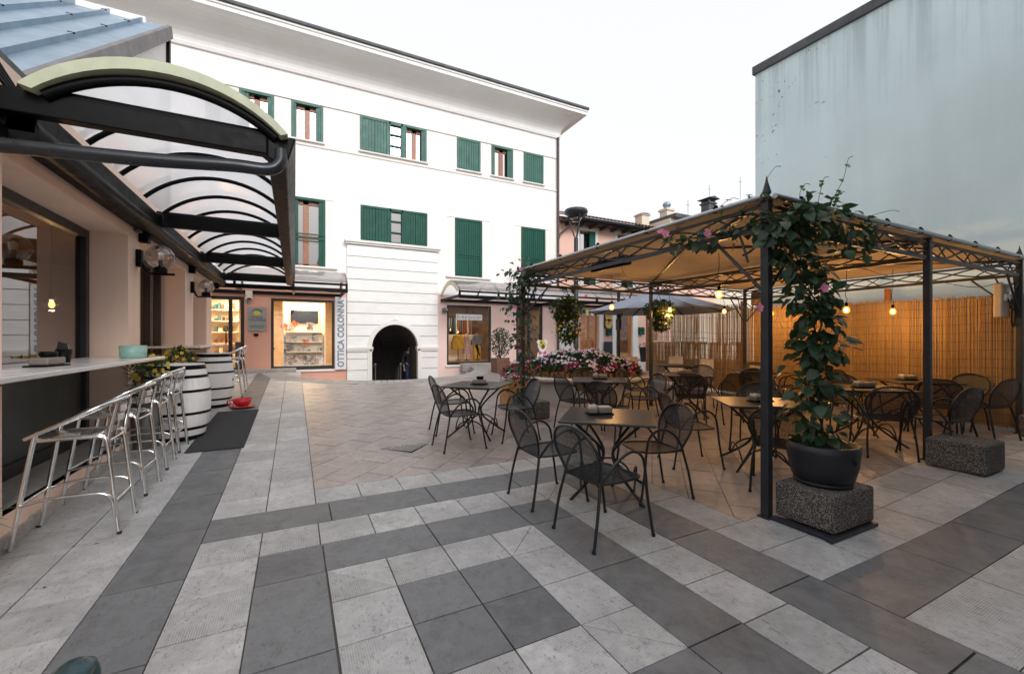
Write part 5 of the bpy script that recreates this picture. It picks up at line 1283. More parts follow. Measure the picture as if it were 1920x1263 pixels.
# wall lamps with smoked globes
def wall_lamp(label, y, gy, gz_, r):
    t = thing('wall_lamp', label, 'wall lamp', (XW, y, gz_-.3), world=True, group='smoked globe wall lamps'); gx = -1.55
    s = MB(); s.box(XW+.001, XW+.06, y-.05, y+.05, gz_-.12, gz_+.10); s.build('wall_plate', m_black, t, bevel=.008)
    s = MB(); s.tube(spline([(XW+.05, y, gz_-.06), (XW+.10, y+.02, gz_-.18), (gx-.05, gy, gz_-r-.06), (gx+.14, gy+.05, gz_-r-.05)], 6), .016, 8); s.build('arm', m_black, t)
    s = MB(); s.lathe([(.03, -r-.05), (.075, -r-.04), (.075, -r+.01), (.05, -r+.03)], 16, (gx, gy, gz_)); s.lathe([(.02, -r+.03), (.025, -.02), (.03, .0), (.0, .04)], 10, (gx, gy, gz_)); s.build('holder', m_black, t)
    s = MB(); s.sphere((gx, gy, gz_), r, 28); s.build('globe', m_smoke, t, recalc=False)
    s = MB(); s.sphere((gx, gy, gz_+.02), .045, 12, (1, 1, 1.3)); s.build('bulb', m_plastwhite, t)
wall_lamp('smoked globe wall lamp on the first peach pillar above the stools', 7.12, 7.0, 2.55, .155)
wall_lamp('smoked globe wall lamp on the second peach pillar near the optician', 10.35, 10.2, 2.52, .135)
t = thing('motion_sensor', 'small grey sensor box high on the first peach pillar', 'sensor', (XW, 7.05, 2.88), world=True)
s = MB(); s.box(XW+.001, XW+.07, 7.0, 7.10, 2.86, 2.97); s.build('case', m_fascia, t, bevel=.01); s = MB(); s.tube([(XW+.03, 7.05, 2.97), (XW+.03, 7.05, 3.05)], .012, 6); s.build('stem', m_black, t)

# ================================================================= PLANT HELPERS
def leaves_in(mb, c, rad, n, L, W, outward=.7, up=.3, shell=.55):
    for _ in range(n):
        while True:
            p = Vector((random.uniform(-1, 1), random.uniform(-1, 1), random.uniform(-1, 1)))
            if shell < p.length < 1 or random.random() < .25 and p.length < 1: break
        q = Vector((c[0]+p.x*rad[0], c[1]+p.y*rad[1], c[2]+p.z*rad[2])); k = random.uniform(.7, 1.25)
        d = Vector((p.x, p.y, p.z))*outward+Vector((random.uniform(-.6, .6), random.uniform(-.6, .6), random.uniform(-.3, .5)+up))
        mb.leaf(q, d, Vector((random.uniform(-.4, .4), random.uniform(-.4, .4), 1)), L*k, W*k)
# yellow flowers in planters beside the cafe door
for i, (x, y, lab) in enumerate(((-1.70, 6.98, 'grey pot of bushy yellow flowers behind the nearer barrel'), (-1.66, 8.45, 'second pot of yellow flowers under the start of the far bar shelf'))):
    z = g(x, y); t = thing('flower_pot', lab, 'flower pot', (x, y, z), world=True, group='pots of yellow flowers by the cafe door')
    s = MB(); s.lathe([(.13, 0), (.165, .70), (.15, .70), (.14, .66), (0, .66)], 20, (x, y, z)); s.build('pot', m_fascia, t)
    s = MB(); leaves_in(s, (x+.03, y, z+.92), (.22, .32, .24), 420, .07, .035); s.build('foliage', m_basket, t, recalc=False)
    s = MB()
    for _ in range(46):
        a = random.uniform(0, 6.28); e = random.uniform(-.2, 1.3); p = (x+.03+.24*math.cos(a)*math.cos(e), y+.34*math.sin(a)*math.cos(e), z+.92+.26*math.sin(e)); s.blossom(p, (math.cos(a)+.2, math.sin(a)-.3, .6), random.uniform(.022, .034))
    s.build('blossoms', m_fyel, t, recalc=False)
# potted plant cut by the picture edge, low stone bowl and dark bollard in front
x, y = -1.74, 3.5; t = thing('edge_planter', 'white planter with long green leaves cut off by the picture edge', 'planter', (x, y, 0), world=True)
s = MB(); s.lathe([(.10, .25), (.13, .28), (.17, .50), (.15, .50), (.14, .46), (0, .46)], 20, (x, y, 0)); s.lathe([(.09, 0), (.10, .26), (0, .26)], 16, (x, y, 0)); s.build('pot', m_plastwhite, t)
s = MB()
for k in range(34):
    a = random.uniform(0, 6.28); e = random.uniform(.0, 1.2); s.leaf((x+.05*math.cos(a), y+.05*math.sin(a), .48), (math.cos(a)*math.cos(e), math.sin(a)*math.cos(e), math.sin(e)), (0, 0, 1), random.uniform(.14, .24), .035, .2, .5)
s.build('foliage', m_vinetip, t, recalc=False)
# ================================================================= GAZEBO
GX0, GY0, GXM, GX1, GY1 = 3.55, 2.25, 6.55, 9.55, 6.58
ZT, ZL = 2.64, 2.44
gzb = thing('iron_gazebo', 'dark iron gazebo with lattice eaves and tan canvas roof over the cafe tables', 'gazebo', (6.55, 4.4, 0), world=True)
posts = [(GX0, GY0), (GXM, GY0), (GX1, GY0), (GX0, GY1), (GXM, GY1), (GX1, GY1)]
for i, (x, y) in enumerate(posts):
    w = .034 if i < 3 else .028
    s = MB(); s.box(x-w, x+w, y-w, y+w, g(x, y)-.004, ZT+.03); s.box(x-.055, x+.055, y-.055, y+.055, g(x, y)-.003, g(x, y)+.012); s.build('post', m_post, gzb, bevel=.006)
    if i not in (1, 4):
        s = MB(); s.lathe([(.03, .0), (.045, .012), (.03, .03), (.022, .04), (.036, .055), (.034, .07), (.012, .15), (.002, .205)], 12, (x, y, ZT+.03)); s.build('finial', m_post, gzb)
def frieze(a, b, n, name='frieze', zt=ZT, zl=ZL):
    a = Vector((*a, 0)); b = Vector((*b, 0)); d = b-a; Lg = d.length
    s = MB(); s.beam(a+Vector((0, 0, zl)), b+Vector((0, 0, zl)), .03, .045); s.beam(a+Vector((0, 0, zt-.02)), b+Vector((0, 0, zt-.02)), .03, .03)
    zc = (zl+zt)/2; am = (zt-zl)/2-.03
    for ph in (0, math.pi):
        pts = [a+d*(k/(n*12))+Vector((0, 0, zc+am*math.sin(math.pi*2*k/24*1.0+ph))) for k in range(n*12+1)]
        s.tube(pts, .012, 5)
    for k in range(n):
        p = a+d*((k+.5)/n)
        for sg in (-1, 1): s.tube([p-d.normalized()*.11+Vector((0, 0, zc-sg*am)), p+d.normalized()*.11+Vector((0, 0, zc+sg*am))], .009, 5)
    return s.build(name, m_post, gzb)
frieze((GX0, GY0), (GXM, GY0), 4); frieze((GXM, GY0), (GX1, GY0), 4); frieze((GX0, GY0), (GX0, GY1), 6)
frieze((GX0, GY1), (GXM, GY1), 4); frieze((GXM, GY1), (GX1, GY1), 4); frieze((GX1, GY0), (GX1, GY1), 6); frieze((GXM, GY0), (GXM, GY1), 6)
def brackets(x, y, dirs):
    for dx, dy in dirs:
        s = MB(); d = Vector((dx, dy, 0)); p = Vector((x, y, 0))+d*.045
        s.tube([p+Vector((0, 0, ZL-.52)), p+d*.46+Vector((0, 0, ZL-.02))], .015, 6); s.beam(p-d*.01+Vector((0, 0, ZL-.52)), p-d*.01+Vector((0, 0, ZL-.02)), .02, .03)
        s.tube(spline([p+d*.0+Vector((0, 0, ZL-.10)), p+d*.09+Vector((0, 0, ZL-.17)), p+d*.17+Vector((0, 0, ZL-.20))], 4), .011, 5)
        s.tube(spline([p+d*.20+Vector((0, 0, ZL-.02)), p+d*.17+Vector((0, 0, ZL-.10)), p+d*.12+Vector((0, 0, ZL-.27))], 4), .011, 5)
        s.build('bracket', m_post, gzb)
brackets(GX0, GY0, ((1, 0), (0, 1))); brackets(GX1, GY0, ((-1, 0), (0, 1))); brackets(GX0, GY1, ((1, 0), (0, -1))); brackets(GX1, GY1, ((-1, 0), (0, -1)))
def edge_pipe(a, b, n):
    s = MB(); s.tube([(a[0], a[1], ZT+.045), (b[0], b[1], ZT+.045)], .024, 10); o = s.build('eave_pipe', m_pipe, gzb); s = MB()
    for k in range(n):
        t = (k+.5)/n; x = a[0]+(b[0]-a[0])*t; y = a[1]+(b[1]-a[1])*t; s = MB(); s.box(x-.02, x+.02, y-.02, y+.02, ZT+.02, ZT+.075); s.tube([(x-.015, y, ZT+.085), (x+.015, y, ZT+.085)], .012, 6); s.build('clip', m_black, o)
e_ = .07
edge_pipe((GX0-e_, GY0), (GX0-e_, GY1), 5); edge_pipe((GX0, GY0-e_), (GX1, GY0-e_), 8); edge_pipe((GX0, GY1+e_), (GX1, GY1+e_), 6); edge_pipe((GX1+e_, GY0), (GX1+e_, GY1), 5)
# nearly flat ribs and the canvas
apx = [((GX0+GXM)/2, (GY0+GY1)/2), ((GXM+GX1)/2, (GY0+GY1)/2)]; ZA = ZT+.16
for (xa, xb), (cx, cy) in zip(((GX0, GXM), (GXM, GX1)), apx):
    for x in (xa, xb):
        for y in (GY0, GY1):
            s = MB(); s.beam((x, y, ZT), (cx, cy, ZA), .028, .03); s.build('rib', m_post, gzb)
    N_ = 14; s = MB(); vs = []
    def zr_(u, v): 
        k = min(1-abs(2*u-1), 1-abs(2*v-1)); return ZT+.025+(ZA-ZT)*k-.035*math.sin(math.pi*min(1, k*1.0))*abs(math.sin(3*math.pi*u))*.7
    for j in range(N_+1):
        for i in range(N_+1):
            u = i/N_; v = j/N_; vs.append((xa+(xb-xa)*u+(-.06 if u == 0 and xa == GX0 else .06 if u == 1 and xb == GX1 else 0), GY0+(GY1-GY0)*v+(-.06 if v == 0 else .06 if v == 1 else 0), zr_(u, v)+random.uniform(-.006, .006)))
    s.add(vs, [(j*(N_+1)+i, j*(N_+1)+i+1, (j+1)*(N_+1)+i+1, (j+1)*(N_+1)+i) for j in range(N_) for i in range(N_)], True); s.build('canvas_roof', m_canvas, gzb, recalc=False)
s = MB(); bx, by = 3.56, 1.748; s.box(GX0-.05, 4.165, by-.02, by+.03, .002, .03); s.box(GX0-.035, GX0+.035, by+.03, GY0-.05, .002, .03); s.box(4.12, 4.175, by+.03, 2.20, .002, .03); s.build('base_plate', m_post, gzb, bevel=.004)
# granite-like ballast blocks
def block(label, x0, x1, y0, y1, h, z=None):
    z = g((x0+x1)/2, (y0+y1)/2) if z is None else z; s = MB(); cx, cy = (x0+x1)/2, (y0+y1)/2
    s.box(x0-cx, x1-cx, y0-cy, y1-cy, 0, h); o = s.build('ballast_block', m_aggr, bevel=.025); o.location = (cx, cy, z+.003); o.modifiers['bevel'].segments = 3
    tag(o, label, 'concrete block', 'exposed aggregate ballast blocks of the gazebo'); return o
block('exposed aggregate block carrying the big dark flower pot', 3.585, 4.17, 1.755, 2.205, .285, .03)
block('bare exposed aggregate block beside the middle front gazebo post', 6.27, 6.80, 1.70, 2.18, .31)
block('exposed aggregate block at the gazebo corner cut by the picture edge', 9.28, 9.9, 1.75, 2.2, .31)
block('exposed aggregate block behind the solid backed chair at the rear post', 3.64, 4.0, 6.4, 6.75, .30)
# reed screens: canes as thin rods, wires
def reeds(label, pts, top, bot, gap, seed, wires, topvar=.05):
    rnd = random.Random(seed); t = thing('reed_screen', label, 'reed screen', (pts[0][0], pts[0][1], g(*pts[0])), world=True, group='reed screens of the gazebo')
    a = Vector((*pts[0], 0)); b = Vector((*pts[1], 0)); d = (b-a); Lg = d.length; d.normalize(); nrm = Vector((-d.y, d.x, 0)); s = MB(); u = 0
    while u < Lg:
        p = a+d*u; z0 = g(p.x, p.y)+bot(u/Lg)+rnd.uniform(-.01, .02); z1 = top(u/Lg)+rnd.gauss(0, topvar*.4)-abs(rnd.gauss(0, topvar*.6)); r = rnd.uniform(.0035, .0062); o = nrm*rnd.uniform(-.012, .012); t_ = d*rnd.gauss(0, .004)
        vs = []
        for z, sh in ((z0, Vector((0, 0, 0))), ((z0+z1)/2, t_*.5+nrm*rnd.uniform(-.006, .006)), (z1, t_)):
            for k in range(4): q = p+o+sh+d*r*math.cos(k*math.pi/2)+nrm*r*math.sin(k*math.pi/2); vs.append((q.x, q.y, z))
        s.add(vs, [(i*4+k, i*4+(k+1) % 4, i*4+4+(k+1) % 4, i*4+4+k) for i in range(2) for k in range(4)], True); u += gap(u/Lg, rnd)
    s.build('canes', m_cane, t, recalc=False); s = MB()
    for z in wires: s.tube([(p.x, p.y, z+.012*math.sin(7*k)+(g(p.x, p.y))) for k, p in ((k, a+d*Lg*k/30-nrm*(-.012)) for k in range(31))], (.0032), 4)
    s.build('wires', m_brown, t)
    return t
reeds('tall dense reed screen closing the lamp lit side of the gazebo', ((9.66, 2.2), (9.66, 6.75)), lambda u: 2.16+.10*u, lambda u: .05, lambda u, r: r.uniform(.0035, .0058), 3, [.1+.14*k for k in range(15)], .035)
reeds('low reed screen behind the white chairs beyond the gazebo', ((9.72, 6.76), (9.72, 9.9)), lambda u: 1.42, lambda u: .04, lambda u, r: r.uniform(.0035, .006), 4, [.15+.15*k for k in range(9)], .02)
reeds('thin see through reed screen above the low one', ((9.76, 6.76), (9.76, 9.9)), lambda u: 2.35, lambda u: 1.2, lambda u, r: r.uniform(.0058, .0088)+(.006 if 4 < (u*17) % 8 < 7 else 0), 5, [1.5, 1.9, 2.2], .06)
for k, y in enumerate((3.9, 6.76, 9.92)):
    s = MB(); s.box(9.70, 9.78, y-.04, y+.04, g(9.7, y), 2.42); tag(s.build('screen_post', m_wood), ('brown wooden post rising above the lamp lit reed screen', 'wooden post at the rear gazebo corner behind the reeds', 'wooden post ending the reed screens by the grey pilaster')[k], 'post', 'wooden posts behind the reed screens')

# ================================================================= CHAIRS AND TABLES
def make_chair():
    t = thing('mesh_armchair', 'black steel mesh armchair nearest the camera', 'chair', (0, 0, 0), 0, 'black mesh armchairs around the tables')
    r = .0115; sh = .445
    def loop(k):   # balloon outline of the back, k 0..1 from one seat corner over the top to the other
        a = math.pi*(1.0-k); w = .245*math.sin(a)**.0; 
        return None
    bp = [(-.19, -.17, sh-.01), (-.215, -.215, .53), (-.25, -.25, .64), (-.285, -.225, .75), (-.31, -.14, .825), (-.32, 0, .85), (-.31, .14, .825), (-.285, .225, .75), (-.25, .25, .64), (-.215, .215, .53), (-.19, .17, sh-.01)]
    B = spline(bp, 5); s = MB(); s.tube(B, r, 8); s.build('back_frame', m_chair, t)
    s = MB(); n = len(B); mid = [Vector((p.x-.012, 0, p.z)) for p in B]
    nb = n//2; vs = []
    for i in range(nb+1):
        a = B[i]; b = B[n-1-i]
        for k in range(7):
            f = k/6; q = a.lerp(b, f); q = q+Vector((-.03*math.sin(math.pi*f)*min(1, i/4), 0, 0)); vs.append(q)
    s.add(vs, [(i*7+k, i*7+k+1, i*7+8+k, i*7+7+k) for i in range(nb) for k in range(6)], True); s.build('backrest', m_meshback, t, recalc=False)
    sp = [(-.19, -.18, sh), (-.05, -.215, sh+.002), (.13, -.225, sh+.008), (.215, -.18, sh+.008), (.235, 0, sh+.0), (.215, .18, sh+.008), (.13, .225, sh+.008), (-.05, .215, sh+.002), (-.19, .18, sh)]
    S = spline(sp, 5); s = MB(); s.tube(S+[Vector((-.2, 0, sh))], .009, 8, True); s.build('seat_frame', m_chair, t)
    s = MB(); n = len(S); nb = n//2; vs = []
    for i in range(nb+1):
        a = S[i]; b = S[n-1-i]
        for k in range(7): f = k/6; vs.append(a.lerp(b, f)+Vector((0, 0, -.016*math.sin(math.pi*f)*math.sin(math.pi*min(1, (i+1)/(nb+1))))))
    s.add(vs, [(i*7+k, i*7+k+1, i*7+8+k, i*7+7+k) for i in range(nb) for k in range(6)], True); s.build('seat', m_meshseat, t, recalc=False)
    for sg in (-1, 1):
        s = MB(); s.tube(spline([(.285, sg*.262, 0), (.235, sg*.25, .30), (.215, sg*.248, .48), (.185, sg*.252, .60), (.10, sg*.258, .665), (.0, sg*.255, .655), (-.10, sg*.24, .585), (-.165, sg*.222, .50), (-.195, sg*.205, sh)], 6), r, 8); s.build('front_leg', m_chair, t)
        s = MB(); s.tube(spline([(-.285, sg*.235, 0), (-.24, sg*.225, .25), (-.20, sg*.20, sh-.01), (-.20, sg*.185, sh+.02)], 5), r, 8); s.build('rear_leg', m_chair, t)
        for nm, q in (('foot_cap', (.286, sg*.262, 0)), ('foot_cap', (-.286, sg*.235, 0))):
            s = MB(); s.lathe([(.015, -.001), (.0145, .022)], 8, q); s.build(nm, m_rubber, t)
    return t
ch0 = make_chair()
def solid_back(root):
    for c in root.children:
        if c.name.startswith('backrest'): pass
def make_table():
    t = thing('square_table', 'dark steel cafe table nearest the camera with condiment boxes', 'table', (0, 0, 0), 0, 'dark square cafe tables')
    h = .745; a = .43; s = MB(); s.box(-a, a, -a, a, h-.022, h); s.build('top', m_tabletop, t, bevel=.008)
    for sx, sy in ((1, 1), (1, -1), (-1, 1), (-1, -1)):
        s = MB(); s.tube(spline([(sx*.30, sy*.30, h-.024), (sx*.25, sy*.25, .66), (sx*.11, sy*.11, .50), (sx*.045, sy*.045, .38), (sx*.09, sy*.09, .24), (sx*.22, sy*.22, .10), (sx*.33, sy*.33, .0)], 5), .014, 8); s.build('leg', m_chair, t)
    for q in range(4):
        A_ = q*math.pi/2+math.pi/4; b0 = Vector((math.cos(A_), math.sin(A_), 0)); b1 = Vector((math.cos(A_+math.pi/2), math.sin(A_+math.pi/2), 0))
        s = MB(); s.tube(spline([b0*.34+Vector((0, 0, .07)), b0.lerp(b1, .2)*.36+Vector((0, 0, .20)), b0.lerp(b1, .5)*.38+Vector((0, 0, .255)), b0.lerp(b1, .8)*.36+Vector((0, 0, .20)), b1*.34+Vector((0, 0, .07))], 5), .010, 6); s.build('stretcher', m_chair, t)
    s = MB(); s.tube([(-.3, -.3, h-.035), (.3, -.3, h-.035), (.3, .3, h-.035), (-.3, .3, h-.035)], .010, 6, True); s.build('under_frame', m_chair, t); return t
tb0 = make_table()
TB = [(2.75, 3.33, -42, None, None, 2), (2.42, 5.92, -44, 'outermost dark cafe table, on the open paving with an ashtray box', 'ashtray box on the outermost open air table', 1),
      (4.55, 5.75, -35, 'dark cafe table in front of the round flower bed', 'taupe condiment box on the table before the flower bed', 2),
      (4.86, 3.18, -38, 'lamp lit cafe table just behind the near gazebo post', 'condiment boxes on the lamp lit table behind the near post', 2),
      (6.98, 3.05, -40, 'dark cafe table seen beyond the big vine pot', 'condiment boxes on the table beyond the vine pot', 2),
      (8.80, 3.2, -38, 'dark cafe table beside the lamp lit reed screen', 'condiment boxes on the table beside the reed screen', 2),
      (8.50, 5.55, -42, 'dark cafe table at the rear reed corner of the gazebo', 'condiment boxes on the table in the rear reed corner', 2),
      (6.46, 5.62, -40, 'dark cafe table at the rear middle post of the gazebo', 'condiment boxes on the table at the rear middle post', 2),
      (8.05, 7.25, -45, 'dark cafe table in front of the two white chairs', None, 0)]
for i, (x, y, a, lab, nl, nb) in enumerate(TB):
    z = g(x, y)
    if i == 0: tb0.location = (x, y, z); tb0.rotation_euler = (0, 0, R(a))
    else: dup(tb0, (x, y, z), R(a), lab)
    if nb == 2: 
        if i == 0: np0 = napkin((x-.03, y+.10, z+.747), R(-20), 'condiment boxes on a black tray on the nearest table')
        else: dup(np0, (x+random.uniform(-.08, .08), y+random.uniform(-.05, .1), z+.747), R(random.uniform(-30, 0)), nl)
    elif nb == 1: napkin((x+.03, y-.02, z+.747), R(-25), nl, boxes=1)
CH = [(2.13, 2.66, 4, None), (2.12, 3.46, 0, 'black mesh armchair at the nearest table, second from the camera'), (3.10, 3.10, 168, 'black mesh armchair on the gazebo side of the nearest table'),
      (1.95, 5.42, 2, 'black mesh armchair beside the drain grate at the outermost table'), (2.12, 6.22, -4, 'black mesh armchair farthest out at the outermost table'), (2.86, 5.52, 172, 'dark armchair with dense back at the gazebo side of the outermost table'),
      (4.0, 5.6, 0, 'black mesh armchair between the rear post block and the flower bed table'), (4.15, 4.98, 20, 'black mesh armchair with its back to us at the flower bed table'), (5.15, 5.35, 168, 'black mesh armchair at the post side of the flower bed table'), (4.85, 6.35, -100, 'black mesh armchair tucked between the flower bed and its table'),
      (4.22, 3.62, -25, 'black mesh armchair on the open side of the lamp lit table'), (4.35, 2.62, 28, 'black mesh armchair right behind the near gazebo post'), (5.45, 3.6, -155, 'black mesh armchair across the lamp lit table from the near post'),
      (6.42, 2.62, 40, 'black mesh armchair directly behind the vine leaves at the middle table'), (6.85, 2.25, 80, 'black mesh armchair at the front edge of the middle table'), (7.55, 3.55, -140, 'black mesh armchair on the rear side of the middle table'), (6.55, 3.7, -50, 'black mesh armchair half hidden behind the vine at the middle table'),
      (8.15, 2.72, 25, 'black mesh armchair behind the middle front gazebo post'), (8.75, 2.42, 75, 'black mesh armchair at the front edge of the reed side table'), (9.3, 2.85, 165, 'black mesh armchair nearest the reed screen and electric box'), (8.75, 3.95, -95, 'black mesh armchair between the reed side table and the rear table'),
      (5.95, 5.1, 45, 'black mesh armchair left of the rear middle gazebo post'), (6.5, 4.95, 88, 'black mesh armchair with its back to us at the rear middle table'), (7.15, 5.95, -160, 'black mesh armchair on the far side of the rear middle table'),
      (7.85, 5.2, 30, 'black mesh armchair standing open in the aisle near the rear corner table'), (8.85, 5.05, 110, 'black mesh armchair at the rear corner table beside the reeds'), (9.1, 6.0, -140, 'black mesh armchair in the rear reed corner of the gazebo'), (5.75, 6.1, -25, 'black mesh armchair beside the rear middle post and the flower bed')]
for i, (x, y, a, lab) in enumerate(CH):
    z = g(x, y)+.001
    if i == 0: ch0.location = (x, y, z); ch0.rotation_euler = (0, 0, R(a))
    else:
        c = dup(ch0, (x, y, z), R(a), lab)
        if i == 5:
            for q in c.children:
                if q.name.startswith('backrest'):
                    q.data = q.data.copy(); q.data.materials.clear(); q.data.materials.append(M('dense_back_sheet', (.035, .045, .06), .45)); q['label'] = 'dense blue grey back sheet'
def white_chair(label, x, y, rot, first=None):
    z = g(x, y)
    if first: return dup(first, (x, y, z), R(rot), label)
    t = thing('white_chair', label, 'chair', (x, y, z), R(rot), 'white moulded chairs by the reed screen'); mw = M('cream_moulded_plastic', (.66, .60, .52), .4, var=.03)
    s = MB(); vs = []; n = 7; pr = [(.22, .44, .20), (.0, .43, .215), (-.17, .45, .21), (-.22, .55, .20), (-.25, .70, .19), (-.27, .84, .18)]
    for x_, z_, w in pr:
        for k in range(n): f = -1+2*k/(n-1); vs.append((x_+.05*f*f*(1 if z_ > .5 else 0), f*w, z_+.02*f*f*(0 if z_ > .5 else 1)))
    s.add(vs, [(i*n+k, i*n+k+1, i*n+n+1+k, i*n+n+k) for i in range(len(pr)-1) for k in range(n-1)], True)
    o = s.build('shell', mw, t); md = o.modifiers.new('thick', 'SOLIDIFY'); md.thickness = .012
    for sx, sy in ((1, 1), (1, -1), (-1, 1), (-1, -1)):
        s = MB(); s.tube([(sx*.12, sy*.13, .43), (sx*.22, sy*.21, 0)], [.02, .012], 8); s.build('leg', m_woodlight, t)
    return t
wc = white_chair('white moulded chair in the middle, in front of the low reeds', 9.1, 8.3, -150)
white_chair('white moulded chair nearest the rear gazebo corner', 9.15, 7.45, -170, wc); white_chair('white moulded chair beside the flower bed and the gazebo post', 8.05, 8.42, -70, wc)

# ================================================================= BULBS, HEATER, SPEAKER, ELECTRIC BOX
def bulb(label, px, py, x=None, y=None, w=15):
    if x is None: x, z = onY(px, py, y)
    else: y, z = onX(px, py, x)
    t = thing('hanging_bulb', label, 'light bulb', (x, y, z), world=True, group='warm filament bulbs hanging in the gazebo')
    s = MB(); s.tube(spline([(x, y, ZT+.02), (x+.004, y, (ZT+z)/2+.1), (x-.01, y+.01, z+.22), (x+.02, y, z+.17), (x, y, z+.09)], 5), .0045, 5); s.build('cord', m_cable, t)
    s = MB(); s.lathe([(.012, .11), (.02, .10), (.021, .05), (.017, .045)], 10, (x, y, z)); s.build('socket', m_black, t)
    s = MB(); s.lathe([(.016, .047), (.036, .022), (.046, -.014), (.034, -.050), (.0, -.064)], 16, (x, y, z)); s.build('globe', m_amber, t)
    s = MB(); s.sphere((x, y, z-.008), .021, 10, (1, 1, 1.5)); s.build('filament', m_bulbglass, t)
    lamp((x, y, z-.10), w, .03, (1, .52, .17), 'POINT', name='bulb_light')
BULB_W = 17
bulb('glowing bulb hanging highest, just left of the near post', 1348, 551, y=3.9)
bulb('glowing bulb hanging below the black heater', 1147, 575, y=6.3); bulb('glowing bulb in front of the second hanging basket', 1256, 580, y=6.35); bulb('glowing bulb in front of the parasol edge at the rear post', 1358, 583, y=6.2)
bulb('small glowing bulb seen between near post and vine', 1447, 587, x=9.0, w=26); bulb('glowing bulb between the vine and the middle post', 1587, 580, x=7.6, w=27); bulb('glowing bulb nearest the middle front post', 1674, 583, x=8.9, w=28)
# cable festoon
s = MB(); pts = [(GX0+.1, 4.2, 2.5), (4.4, 4.9, 2.42), (5.3, 5.4, 2.5), (6.5, 4.6, 2.46), (7.0, 3.4, 2.55), (8.0, 3.2, 2.45), (8.7, 3.2, 2.5), (9.3, 2.7, 2.3), (9.5, 2.4, 2.35)]
s.tube(spline(pts, 8), .005, 5); tag(s.build('lamp_cable', m_cable), 'thin black cable linking the hanging bulbs under the canvas', 'cable')
y0, z0 = onX(1145, 493, GX0+.1); t = thing('patio_heater', 'black box heater hung under the open eave of the gazebo', 'heater', (GX0+.1, y0, z0), world=True)
s = MB(); s.prism([(GX0+.02, z0-.09), (GX0+.17, z0-.06), (GX0+.14, z0+.05), (GX0+.04, z0+.05)], 'y', y0-.32, y0+.32); s.build('housing', m_black, t, bevel=.01)
for k in (-.2, .2): s = MB(); s.tube([(GX0+.08, y0+k, z0+.09), (GX0+.02, y0+k, ZL)], .012, 6); s.build('hanger', m_black, t)
t = thing('wall_speaker', 'brown box speaker on the rear corner post of the gazebo', 'speaker', (GX1-.1, GY1-.1, 2.1), world=True)
x, z = onY(1418, 560, GY1-.15); s = MB(); s.box(x-.12, x+.12, GY1-.28, GY1-.06, z-.16, z+.16, R(25)); s.build('cabinet', M('brown_speaker_case', (.20, .12, .07), .6), t, bevel=.02)
s = MB(); s.tube([(x, GY1-.1, z), (GX1-.02, GY1-.02, z)], .012, 6); s.build('mount', m_black, t)
y, z = onX(1872, 562, 9.45); t = thing('electric_box', 'beige outdoor socket box with looped cables on the gazebo corner post', 'socket box', (9.45, y, z-.2), world=True)
me_ = M('beige_plastic_case', (.56, .47, .37), .45); ex = 9.40; ey = GY0+.12
s = MB(); s.box(ex-.19, ex+.12, ey-.03, ey+.06, z-.27, z+.23); s.build('case', me_, t, bevel=.015)
s = MB(); s.box(ex-.13, ex+.09, ey-.045, ey-.0305, z+.10, z+.18); s.build('window', m_smoke, t)
for k, dx in enumerate((-.09, .05)):
    s = MB(); s.box(ex+dx-.05, ex+dx+.05, ey-.06, ey-.031, z-.03, z+.07, 0); o = s.build('socket', m_plastwhite, t, bevel=.008)
    s = MB(); s.tube(spline([(ex+dx, ey-.06, z-.0), (ex+dx, ey-.10, z-.12), (ex+dx+.03, ey-.09, z-.32), (ex+.12, ey-.07, z-.40), (9.53, ey-.09, z-.28)], 6), .011, 6); s.build('cable', m_cable, t)

# ================================================================= PARASOL, STREET LAMP
ux_, uy_ = 7.95, 7.75; t = thing('cantilever_parasol', 'large grey cantilever parasol standing behind the gazebo', 'parasol', (8.05, 9.3, g(8, 9.3)), world=True)
uz = 2.16; ut = 2.72; rad = 1.75; s = MB(); n = 8; rim = [(ux_+rad*math.cos(k*math.pi/4+.39), uy_+rad*math.sin(k*math.pi/4+.39), uz) for k in range(8)]
for k in range(8):
    a = Vector(rim[k]); b = Vector(rim[(k+1) % 8]); c = Vector((ux_, uy_, ut)); m6 = 6; vs = []
    for i in range(m6+1):
        f = i/m6
        for j in range(5): q = a.lerp(b, j/4); p = c.lerp(q, f); p = p+Vector((0, 0, -.10*math.sin(math.pi*f)*math.sin(math.pi*j/4))); vs.append(p)
    s.add(vs, [(i*5+j, i*5+j+1, i*5+6+j, i*5+5+j) for i in range(m6) for j in range(4)], True)
s.build('canopy', m_umb, t, recalc=False)
for k in range(8):
    s = MB(); s.tube([(ux_, uy_, ut-.03), (rim[k][0], rim[k][1], rim[k][2]-.02)], .011, 6); s.build('rib', m_black, t)
    s = MB(); s.tube([(ux_, uy_, ut-.45), ((ux_+rim[k][0])/2, (uy_+rim[k][1])/2, (ut+uz)/2-.04)], .009, 6); s.build('strut', m_black, t)
s = MB(); s.tube([(ux_, uy_, ut-.5), (ux_, uy_, ut+.02)], .03, 10); s.build('hub', m_black, t)
s = MB(); s.tube([(8.05, 9.3, g(8, 9.3)), (8.05, 9.3, 2.85)], .045, 12); s.box(8.0, 8.1, 9.24, 9.36, 1.75, 2.05); s.build('pole', m_frame, t)
s = MB(); s.tube([(8.05, 9.3, 2.8), (ux_, uy_, ut+.12), (ux_, uy_, ut)], .03, 10); s.tube([(8.05, 9.3, 2.0), (8.0, 8.7, 2.75)], .022, 8); s.build('arm', m_frame, t)
s = MB(); s.box(7.7, 8.5, 9.05, 9.55, g(8, 9.3), g(8, 9.3)+.07); s.build('base', m_frame, t, bevel=.01)
